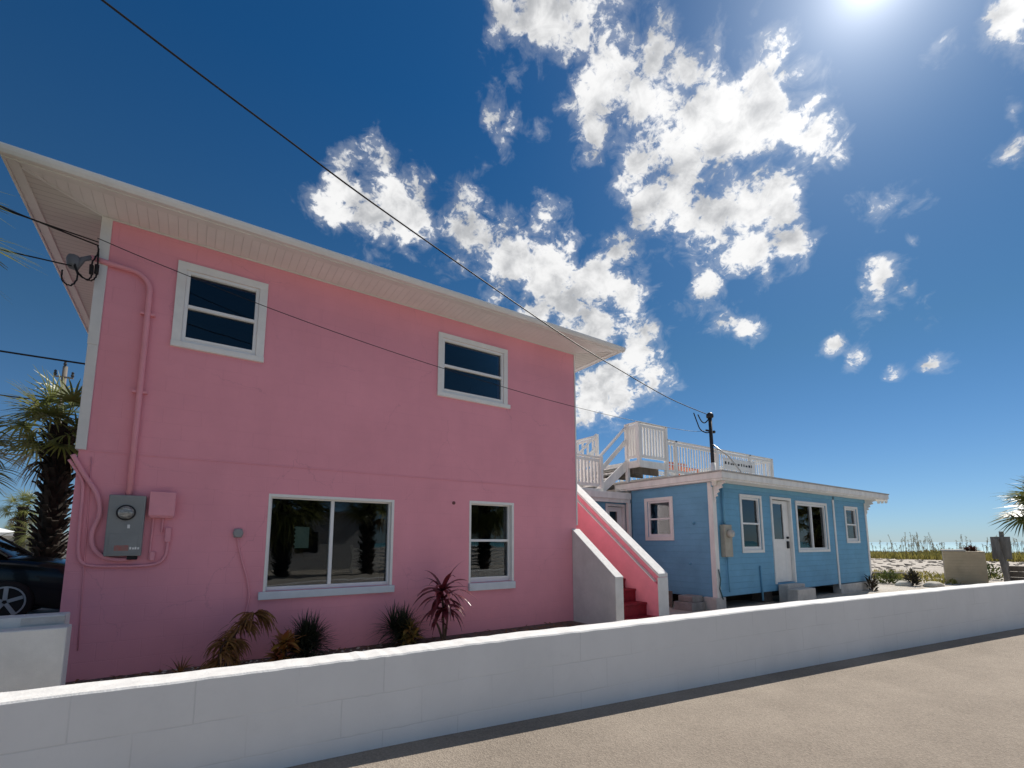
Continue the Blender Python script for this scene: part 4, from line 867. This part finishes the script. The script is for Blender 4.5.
def feather_palm(loc, h, label, group=None, n=30, L=2.4, tr=.2, seed=3, skirt=-.7, nl=26):
    random.seed(seed); t = thing('feather_palm', loc, label, 'palm', group); B = Vector(loc); top = B+Vector((0, 0, h))
    MB().tube([B-Vector((0, 0, .05)), B.lerp(top, .3), B.lerp(top, .7), top], [tr*1.2, tr*.95, tr*.9, tr*1.1], 10).build('trunk', BARKL, t)
    c = MB()
    for i in range(n):
        az = i*2.39996; el = math.asin(math.sin(skirt)+(1-math.sin(skirt))*((i+.5)/n))
        d = Vector((math.cos(az)*math.cos(el), math.sin(az)*math.cos(el), math.sin(el))); side = Vector((-math.sin(az), math.cos(az), 0)); p = top.copy()
        for k in range(nl):
            s = k/nl; q = p+d*(L/nl); d = (d+Vector((0, 0, -.055))).normalized()
            c.bar(p, q, .03*(1-s)+.006, .02); p = q
            if k > 2:
                for sg in (-1, 1): blade(c, p, (side*sg+d*.7+Vector((0, 0, -.1))), d, .42*L/2.4*math.sin(math.pi*(.15+.8*s))**.6, .035*L/2.4, .5, n=2)
    c.build('crown', FROND, t); return t

fan_palm((-2.70, 15.2, 0), 4.35, 'stout cabbage palm with shaggy dark trunk beside the pink house and black car', tr=.22, nleaf=36, rad=.82, pet=.72, seed=11, dead=8, skirt=-.75, nb=18)
fan_palm((-4.0, 13.2, 0), 3.3, 'cabbage palm at the left edge with dark drooping fronds above the car', tr=.2, nleaf=24, rad=.75, pet=.65, seed=5, dead=3, skirt=-.6)
fan_palm((-3.02, 6.2, 0), 4.55, 'tall near palm whose yellow green frond tips enter at the upper left', tr=.17, nleaf=34, rad=.9, pet=.8, seed=21, dead=5, skirt=-.7, nb=30)
fp = fan_palm((-9.3, 44.2, 0), 3.9, 'distant dark fan palm left of the cabbage palm trunk', 'distant palms', tr=.2, nleaf=30, rad=.8, pet=.7, seed=31, dead=6, skirt=-1.0, nb=14)
for (x, y, sc, lb) in ((-12.2, 58.5, .9, 'farther small palm just above the white roofed house'), (-13.4, 58.9, .86, 'leftmost small palm beside the white roofed house')):
    c = copy_tree(fp); c.location = (x, y, 0); c.scale = (sc, sc, sc); c['label'] = lb
feather_palm((-8.2, 42.0, 0), 2.0, 'low feathery date palm at the foot of the shaggy palm trunk', n=24, L=1.7, seed=8)
fan_palm((24.55, 3.05, 0), 2.85, 'short cabbage palm at the right edge against the sea', tr=.24, nleaf=26, rad=.95, pet=.7, seed=41, dead=3, skirt=-.5, nb=30)

# house and low wall far left
fh = thing('white_roofed_house', (-17, 66, 0), 'distant low house with a white hipped roof at the left edge', 'house')
m_ = MB(); m_.box(-26, -14.9, 62, 72, 0, 2.35); m_.build('wall', WHITESTUCCO, fh)
m_ = MB(); a = [(-27, 61.3, 2.3), (-14.3, 61.3, 2.3), (-14.3, 72.7, 2.3), (-27, 72.7, 2.3)]; p0 = (-22, 67, 4.1); p1 = (-19.3, 67, 4.1)
m_.face([a[0], a[1], p1, p0]); m_.face([a[1], a[2], p1]); m_.face([a[2], a[3], p0, p1]); m_.face([a[3], a[0], p0]); m_.face(a[::-1]); m_.build('roof', WHITE, fh)
lg = thing('low_garage', (-9.5, 52, 0), 'distant low flat roofed grey white garage behind the black car', 'building')
m_ = MB(); m_.box(-12.4, -7.2, 50, 56, 0, 2.05); m_.build('wall', mat('grey_render', (.42, .41, .38), .9, var=.1), lg)
m_ = MB(); m_.box(-12.6, -7.0, 49.7, 56.3, 2.052, 2.3); m_.build('roof', WHITE, lg)
m_ = MB(); m_.box(-11.6, -9.4, 49.95, 49.99, .1, 1.7); m_.build('garage_door', mat('grey_door', (.2, .2, .2), .7), lg)
hd = MB(); random.seed(77)
for i in range(2600):
    x = rnd(-14, -4); hgt = .9+.35*math.sin(x*1.3)
    blade(hd, (x, 36+rnd(-.6, .6), rnd(.1, hgt)), (rnd(-1, 1), rnd(-1, 1), rnd(.1, 1)), (rnd(-1, 1), rnd(-1, 1), .2), rnd(.15, .3), .12, .3, n=2)
tag(hd.build('hedge', SHRUB), 'far low green hedge behind the black car', 'hedge')

# plants along the pink wall -------------------------------------------------
def strap_rosette(b, org, n, L, w, droop, el0, el1, az0=0, az1=6.283, nseg=5):
    for i in range(n):
        az = az0+(az1-az0)*((i*.618034) % 1)+rnd(-.15, .15); el = el0+(el1-el0)*(i+.5)/n
        d = Vector((math.cos(az)*math.cos(el), math.sin(az)*math.cos(el), math.sin(el)))
        blade(b, Vector(org)+d*.02, d, (-math.sin(az), math.cos(az), rnd(-.3, .3)), L*rnd(.75, 1.15), w*rnd(.8, 1.2), droop*rnd(.7, 1.3), n=nseg)
random.seed(51)
dp = thing('dried_palm_shrub', (.55, 7.0, .03), 'wilted brown palm shrub drooping to the right below the outlet cord', 'plant')
b = MB(); stems = []
for (bx, by, pts) in ((.45, 7.0, [(0, 0), (.03, .22), (.14, .50), (.30, .66)]), (.50, 7.06, [(0, 0), (.0, .18), (.06, .40), (.16, .54)]), (.42, 6.95, [(0, 0), (-.02, .15), (.0, .3), (.05, .36)])):
    q = catmull([(bx+u, by, .03+v) for u, v in pts], 5); b.tube([tuple(v) for v in q], [.016*(1-.5*i/len(q)) for i in range(len(q))], 6); stems.append(q[-1])
    for v in q[3::2]: stems.append(v)
b.build('stem', STEM, dp)
b = MB()
tipf = stems[0]
for (o, az, n, L) in [(tipf, .1, 34, .40), (tipf, .3, 18, .36)]+[(v, rnd(-1, 4), 16, .32) for v in stems[1:]]:
    for i in range(n):
        a = az+rnd(-.9, .9); d = Vector((math.cos(a), math.sin(a)*.6, rnd(-.5, .5)))
        blade(b, o, d, Vector((rnd(-1, 1), rnd(-1, 1), .2)), L*rnd(.6, 1.1), .026, rnd(1.5, 3.2), n=5)
b.build('leaves', DRYLEAF, dp)
def croton(loc, label, m, n, L, w):
    t = thing('croton', loc, label, 'plant'); b = MB()
    for k in range(4): b.tube([loc, (loc[0]+rnd(-.08, .08), loc[1]+rnd(-.06, .06), loc[2]+.12+.05*k)], .01, 5)
    b.build('stem', STEM, t); b = MB()
    for k in range(5): strap_rosette(b, (loc[0]+rnd(-.10, .10), loc[1]+rnd(-.08, .08), loc[2]+.06+.055*k), n, L, w, .9, -.2, 1.25)
    b.build('leaves', m, t); return t
croton((1.13, 6.85, .03), 'yellow and red leaved croton in front of the left spiky bush', CROTON, 13, .22, .08)
croton((2.86, 6.88, .03), 'green and orange leaved croton in front of the right spiky bush', CROTON2, 13, .20, .065)
def spiky(loc, label, n, L, seed):
    random.seed(seed); t = thing('spiky_bush', loc, label, 'plant', None); b = MB()
    for k in range(7): strap_rosette(b, (loc[0]+rnd(-.12, .12), loc[1]+rnd(-.08, .08), loc[2]+.03+.035*k), n//7, L, .018, .8, -.1, 1.5, nseg=4)
    b.build('leaves', GRASSD, t)
    b = MB()
    for k in range(5): b.tube([loc, (loc[0]+rnd(-.1, .1), loc[1]+rnd(-.06, .06), loc[2]+.2)], .01, 5)
    b.build('stem', STEM, t); return t
spiky((1.42, 7.08, .03), 'dark spiky bush right of the wilted palm shrub under the big window', 620, .38, 61)
spiky((2.76, 7.12, .03), 'dark spiky bush left of the red cordyline plant', 620, .42, 62)
random.seed(71)
co_ = thing('cordyline', (3.42, 7.0, .03), 'tall dark red cordyline plant with arching glossy leaves by the pink wall', 'plant')
b = MB(); CT = [((3.44, 7.0, .03), (3.42, 7.0, .45), (3.40, 7.0, .82)), ((3.46, 7.02, .03), (3.50, 7.03, .3), (3.52, 7.03, .50)), ((3.42, 6.98, .03), (3.34, 6.97, .25), (3.28, 6.96, .36))]
for c in CT: b.tube(c, [.022, .018, .015], 7)
b.build('stem', STEM, co_)
b = MB()
strap_rosette(b, CT[0][2], 22, .56, .085, 1.5, -.1, 1.25, nseg=8); strap_rosette(b, (3.41, 7.0, .70), 18, .58, .08, 1.7, -.2, .9, nseg=8); strap_rosette(b, (3.42, 7.0, .55), 12, .50, .08, 1.9, -.3, .6, nseg=8)
strap_rosette(b, CT[1][2], 10, .30, .05, 1.5, -.2, 1.3, nseg=6); strap_rosette(b, CT[2][2], 7, .26, .05, 1.5, -.1, 1.3, nseg=6)
b.build('leaves', CORDY, co_)
random.seed(81)
for (x, y, lb) in ((.02, 7.0, 'small dry weed at the foot of the pink wall left of the wilted shrub'),):
    b = MB(); strap_rosette(b, (x, y, .03), 26, .24, .02, .8, .0, 1.4, nseg=4); tag(b.build('weed', DRYLEAF if x < 1 else GRASSD), lb, 'plant')
# pebbles and leaf litter
b = MB(); random.seed(91)
for i in range(380):
    x = rnd(-1, 3.0); y = rnd(6.5, 7.5); r = rnd(.008, .028); z = .006
    q = [b.bm.verts.new((x+r*math.cos(a)*rnd(.7, 1.2), y+r*math.sin(a)*rnd(.7, 1.2), z+rnd(0, .006))) for a in (0, 1.25, 2.5, 3.8, 5)]
    tp = b.bm.verts.new((x, y, z+r*.8))
    for k in range(5): b.bm.faces.new([q[k], q[(k+1) % 5], tp])
tag(b.build('gravel', ROCK), 'loose pale gravel scattered at the foot of the pink wall', 'gravel', kind='stuff')

# ------------------------------------------------------------------ beach side
random.seed(101)
b = MB()
def dune_h(x, y): return .35*math.sin(x*.31)*math.cos(y*.4)+.2*math.sin(y*.9)
for i in range(9000):
    x = rnd(55, 68); y = rnd(-4, 30)
    h = max(.25, rnd(.4, .85)+.45*dune_h(x, y))
    for k in range(2):
        a = rnd(0, 6.28); blade(b, (x+rnd(-.1, .1), y+rnd(-.1, .1), gz(x, y)-.02), (math.cos(a)*.35, math.sin(a)*.35, 1), (-math.sin(a), math.cos(a), 0), h, .09, .8, n=3)
tag(b.build('dune_grass', DUNEG), 'band of yellow green dune grass between the sand and the sea', 'grass', kind='stuff')
b = MB()
clumps = [(rnd(55, 66), rnd(-4, 30), rnd(1.0, 2.5)) for _ in range(70)]
for i in range(560):
    cx_, cy_, ch_ = random.choice(clumps); x = cx_+random.gauss(0, .5); y = cy_+random.gauss(0, .7); h = ch_*rnd(.6, 1.1)
    if x > 66.5: continue
    a = rnd(-.6, 1.2); l = Vector((math.cos(a)*rnd(0, .35), math.sin(a)*rnd(0, .35), 1))
    p = Vector((x, y, 0)); q = p+l*h; b.bar(p, q, .018, .018)
    for k in range(7): blade(b, p+l*h*(.80+.03*k), (rnd(-1, 1), rnd(-1, 1), .3), (0, 0, 1), .13, .035, 1.2, n=2)
tag(b.build('sea_oats', OATS), 'tall thin sea oat stalks rising from the dune grass', 'sea oats', kind='stuff')
def leafy(name, loc, label, m, n, sx, sy_, sz, size, seed, group=None, cat='shrub'):
    random.seed(seed); t = thing(name, loc, label, cat, group); b = MB()
    for k in range(6): b.tube([loc, (loc[0]+rnd(-sx, sx)*.6, loc[1]+rnd(-sy_, sy_)*.6, loc[2]+sz*.7)], .012, 5)
    b.build('stem', STEM, t); b = MB()
    for i in range(n):
        u = Vector((rnd(-1, 1), rnd(-1, 1), rnd(0, 1)))
        if Vector((u.x, u.y, u.z)).length > 1.05+rnd(-.2, .2): continue
        d = Vector((u.x+rnd(-.5, .5), u.y+rnd(-.5, .5), .3+u.z))
        blade(b, (loc[0]+u.x*sx, loc[1]+u.y*sy_, loc[2]+u.z*sz*rnd(.8, 1.1)), d, (rnd(-1, 1), rnd(-1, 1), rnd(-.4, .4)), size*rnd(.7, 1.3), size*.35, .6, n=2)
    b.build('leaves', m, t); return t
leafy('shrub', (22.6, 7.25, 0), 'low yellow green shrub on the sand just right of the blue cottage', SHRUB, 600, .4, .4, .42, .14, 111)
leafy('shrub', (22.1, 6.38, 0), 'small dark agave like shrub between two pale rocks on the sand', SHRUBD, 200, .15, .15, .5, .22, 112)
leafy('shrub', (18.75, 6.5, 0), 'small bare dark shrub against the white foundation of the blue cottage', SHRUBD, 200, .22, .12, .5, .13, 113)
leafy('shrub', (26.4, 5.55, 0), 'patch of green weeds at the right foot of the beige planter', SHRUB, 420, .7, .3, .35, .14, 114)
leafy('shrub', (28.4, 5.6, 0), 'yellowish weeds between the beige planter and the grey sign', SHRUB, 420, .5, .4, .6, .16, 115)
b = MB(); random.seed(118)
for i in range(2400):
    x = rnd(24, 31); y = rnd(5.6, 10.5); a = rnd(0, 6.28)
    if math.sin(x*1.1+y*2)+rnd(-.8, .8) < -.2: continue
    blade(b, (x, y, 0), (math.cos(a)*.5, math.sin(a)*.5, 1), (-math.sin(a), math.cos(a), 0), rnd(.1, .26), .05, .6, n=2)
tag(b.build('sand_grass', DUNEG), 'sparse strip of short grass on the sand right of the blue cottage', 'grass', kind='stuff')
lg_ = MB(); lg_.tube([(24.2, 10.4, .09), (26.5, 9.2, .10), (29, 8.3, .09)], [.10, .12, .09], 9); tag(lg_.build('driftwood_log', DARKWOOD, smooth=True), 'long dark log lying on the sand right of the blue cottage', 'log')
def rock(loc, r, label, seed):
    random.seed(seed); bm = bmesh.new(); bmesh.ops.create_icosphere(bm, subdivisions=2, radius=1)
    for v in bm.verts: v.co = Vector((v.co.x*r*1.5, v.co.y*r, max(-.2, v.co.z)*r*.55))*rnd(.88, 1.1)+Vector(loc)
    q = MB(); q.bm.free(); q.bm = bm; return tag(q.build('rock', ROCK, smooth=True), label, 'rock')
rock((22.0, 6.62, .03), .28, 'pale rock on the left of the dark agave like shrub', 1); rock((22.3, 5.86, .03), .3, 'pale rock on the right of the dark agave like shrub', 2)
random.seed(121)
b = MB()
for i in range(260):
    x = rnd(33, 54); y = rnd(5, 24); L = rnd(.1, .5); a = rnd(0, 3.14)
    b.bar((x, y, .01), (x+L*math.cos(a), y+L*math.sin(a), .05), rnd(.05, .18), .05)
tag(b.build('beach_debris', DARKWOOD), 'dark seaweed and twigs littering the pale sand', 'debris', kind='stuff')

bx = thing('beige_planter', (25.4, 5.8, 0), 'large beige board clad planter box on the sand with reddish dry plant on top', 'planter')
d0 = Vector((24.68, 6.08, 0)); d1 = Vector((24.99, 4.93, 0)); du = (d1-d0).normalized(); dn = Vector((-du.y, du.x, 0)); dn = dn if dn.x > 0 else -dn
mm = Matrix((du, dn, Vector((0, 0, 1)))).transposed().to_4x4(); mm.translation = d0; LW = (d1-d0).length
m_ = MB(); m_.box(0, LW, 0, 1.4, -.05, 1.24, mm); m_.build('box', BEIGE, bx, bevel=.01)
m_ = MB(); m_.box(-.03, LW*.56, -.03, 1.43, 1.243, 1.30, mm); m_.build('rim', CONC, bx, bevel=.008)
random.seed(131); b = MB(); q = mm @ Vector((LW*.75, .5, 1.24))
strap_rosette(b, q, 60, .28, .06, 1.0, 0, 1.3, nseg=3); strap_rosette(b, mm @ Vector((LW*.6, .4, 1.26)), 40, .22, .05, 1.0, 0, 1.3, nseg=3); b.build('dry_plant', mat('dry_red_leaf', (.13, .045, .03), .7, var=.3), bx)

sg = thing('beach_sign', (25.6, 4.6, 0), 'back of a weathered grey wooden sign on a leaning post by the beach', 'sign')
m_ = MB(); m_.box(25.7, 25.74, 4.34, 4.88, .95, 1.80); m_.build('board', GREYWOOD, sg, bevel=.006)
m_ = MB(); m_.bar((25.62, 4.52, -.05), (25.62, 4.70, 1.72), .13, .13); m_.build('post', GREYWOOD, sg, bevel=.01)
m_ = MB(); m_.bar((25.80, 4.60, -.05), (25.80, 4.57, 2.0), .12, .12); m_.build('post', GREYWOOD, sg, bevel=.01)
tw = thing('timber_wall', (27, 3.6, 0), 'dark low timber retaining wall right of the grey sign', 'wall')
m_ = MB()
for k in range(3): m_.bar((26.9, 4.75, .12+.22*k), (27.2, 1.2, .12+.22*k), .14, .205)
m_.build('planks', DARKWOOD, tw, bevel=.01)
for s in (0, .35, .7): p = Vector((26.82, 4.72, 0)).lerp(Vector((27.1, 1.2, 0)), s); MB().bar(p-Vector((0, 0, .05)), p+Vector((0, 0, .85)), .12, .12).build('stake', GREYWOOD, tw)

# ------------------------------------------------------------------ black car
def make_car():
    t = thing('parked_car', (-3.88, 12.95, .2), 'shiny black car parked nose towards the pink house at the left edge', 'car'); O = Vector((-3.88, 12.95, .2))
    Wd = .93
    P = lambda x, y, z: O+Vector((x, y, z*1.1))
    st_ = [(-2.28, .35, .85, .80), (-2.2, .25, .98, .88), (-1.7, .22, 1.05, .93), (-.8, .2, 1.06, .94), (.3, .2, 1.06, .94), (1.0, .2, 1.04, .94), (1.45, .2, 1.00, .93), (1.9, .08, .93, .90), (2.2, .06, .86, .86), (2.45, .06, .74, .80)]
    b = MB(); rings = []
    for x, zb, zt_, hw in st_:
        ring = [(-hw*.94, zb), (-hw, zb+.18), (-hw, zt_-.16), (-hw*.95, zt_-.04), (-hw*.8, zt_), (0, zt_+.035), (hw*.8, zt_), (hw*.95, zt_-.04), (hw, zt_-.16), (hw, zb+.18), (hw*.94, zb)]
        rings.append([b.bm.verts.new(P(x, y, z)) for y, z in ring])
    for a, c in zip(rings, rings[1:]):
        for k in range(11): b.bm.faces.new([a[k], a[(k+1) % 11], c[(k+1) % 11], c[k]])
    b.bm.faces.new(rings[0]); b.bm.faces.new(rings[-1][::-1]); b.build('body', CARP, t, smooth=True, sub=1)
    b = MB(); gr = [(-2.0, .98, .78, 1.0, .80), (-1.55, 1.0, .80, 1.50, .62), (-.9, 1.0, .82, 1.60, .64), (0, 1.0, .82, 1.60, .64), (.45, 1.0, .82, 1.50, .62), (1.2, .98, .80, 1.02, .78)]
    rings = [[b.bm.verts.new(P(x, y, z)) for y, z in ((-w0, z0), (-w1, z1), (-w1*.6, z1+.05), (w1*.6, z1+.05), (w1, z1), (w0, z0))] for x, z0, w0, z1, w1 in gr]
    for a, c in zip(rings, rings[1:]):
        for k in range(5): b.bm.faces.new([a[k], a[k+1], c[k+1], c[k]])
    b.bm.faces.new(rings[0]); b.bm.faces.new(rings[-1][::-1]); b.build('windows', CARGL, t, smooth=True)
    b = MB(); b.box(-1.5, .40, -.60, .60, 0, .02, Matrix.Translation(O+Vector((0, 0, 1.645)))); 
    for sg_ in (-1, 1):
        b.bar(P(.45, .64*sg_, 1.55), P(1.22, .80*sg_, 1.03), .05, .05); b.bar(P(-.3, .665*sg_, 1.60), P(-.3, .845*sg_, 1.04), .06, .03); b.bar(P(-1.5, .64*sg_, 1.55), P(-2.02, .81*sg_, 1.0), .08, .05)
    b.build('roof', CARP, t, bevel=.01)
    for sg_ in (-1, 1):
        for x in (1.28, -1.38):
            y = .875*sg_; pr = [(.20, -.11), (.33, -.10), (.355, -.06), (.355, .06), (.33, .10), (.20, .11)]
            wb = MB(); wb.lathe([(r, h) for r, h in pr], P(x, y, .325), '-y', 28); wo_ = wb.build('wheel', TIRE, t, smooth=True)
            rb = MB(); rb.lathe([(.0001, .07), (.23, .112*1.0), (.245, .125), (.235, .118), (.22, .08), (.06, .075), (.05, .115), (.0001, .12)][:1]+[(.27, .10), (.27, .118), (.245, .118), (.238, .085), (.0001, .08)], P(x, y, .325), '-y', 28)
            for k in range(5):
                a = k*2*math.pi/5+.3; cc = P(x, y-.112*1, .325); rb.bar(cc+Vector((math.cos(a)*.03, 0, math.sin(a)*.03)), cc+Vector((math.cos(a)*.235, 0, math.sin(a)*.255)), .06, .02, up=(0, 1, 0))
            ro = rb.build('rim', RIM, wo_)
        hl = MB(); hl.box(1.93, 2.13, *(sorted((.60*sg_, .84*sg_))), .66, .78); 
        for v in hl.bm.verts: v.co += O
        hl.build('headlight', LAMP, t, bevel=.03)
        mr = MB(); mr.box(.78, .92, *(sorted((.90*sg_, 1.06*sg_))), 1.03, 1.16)
        for v in mr.bm.verts: v.co += O
        mr.build('mirror', CARP, t, bevel=.03)
        dr = MB(); dr.box(-.25, .85, *(sorted((.945*sg_, .952*sg_))), .35, .98)
        for v in dr.bm.verts: v.co += O
        dd = dr.build('door', CARP, t, bevel=.003)
        h = MB(); h.box(-.20, .0, *(sorted((.953*sg_, .975*sg_))), .86, .90)
        for v in h.bm.verts: v.co += O
        h.build('handle', CARP, dd, bevel=.006)
make_car()

# ------------------------------------------------------------------ across the road (seen only in the window glass)
xh = thing('white_cottage', (4, -16, 0), 'white cottage across the road, reflected in the pink house windows', 'house')
m_ = MB(); m_.panel([(1.0, 2.2, 1, 2.2), (5, 6.2, 1, 2.2)], -3, 9, 0, 3.2, fy, -14, -14.2); m_.build('wall', mat('pale_grey_render', (.45, .45, .45), .8, var=.1), xh)
m_ = MB(); m_.box(-3.4, 9.4, -22, -13.6, 3.2, 3.4); m_.build('roof', ROOFM, xh)
m_ = MB(); m_.box(-2.9, 8.9, -21, -14.3, 0, 3.1); m_.build('interior', ROOM, xh)
pf = MB()
for k in range(6): pf.box(7, 30, -9.9, -9.86, .2+.2*k, .32+.2*k)
for k in range(12): pf.box(7+2*k, 7.1+2*k, -9.86, -9.78, 0, 1.45)
tag(pf.build('slat_fence', WHITE), 'white slatted fence across the road', 'fence')
fan_palm((7.4, -8.6, 0), 3.9, 'cabbage palm across the road reflected in the sliding window', tr=.24, nleaf=34, rad=1.1, pet=.9, seed=151, dead=4, nb=18)
t2 = fan_palm((14.8, -9.5, 0), 4.0, 'bushy palm across the road right of the reflected cottage', tr=.24, nleaf=60, rad=1.5, pet=1.2, seed=152, dead=10, nb=18, skirt=-1.2)

fan_palm((3.6, -9.2, 0), 3.4, 'dense dark palm across the road in front of the reflected cottage', tr=.24, nleaf=70, rad=1.5, pet=1.1, seed=153, dead=10, nb=18, skirt=-1.3)

random.seed(171); b = MB()
for i in range(500):
    x = rnd(-1, 6.4); y = rnd(6.6, 7.5); a = rnd(0, 6.28)
    blade(b, (x, y, .02), (math.cos(a), math.sin(a), rnd(-.05, .35)), (-math.sin(a), math.cos(a), rnd(-.4, .4)), rnd(.06, .16), rnd(.012, .03), .3, n=2)
tag(b.build('leaf_litter', DRYLEAF), 'dead brown leaves lying on the planting bed by the pink wall', 'leaf litter', kind='stuff')
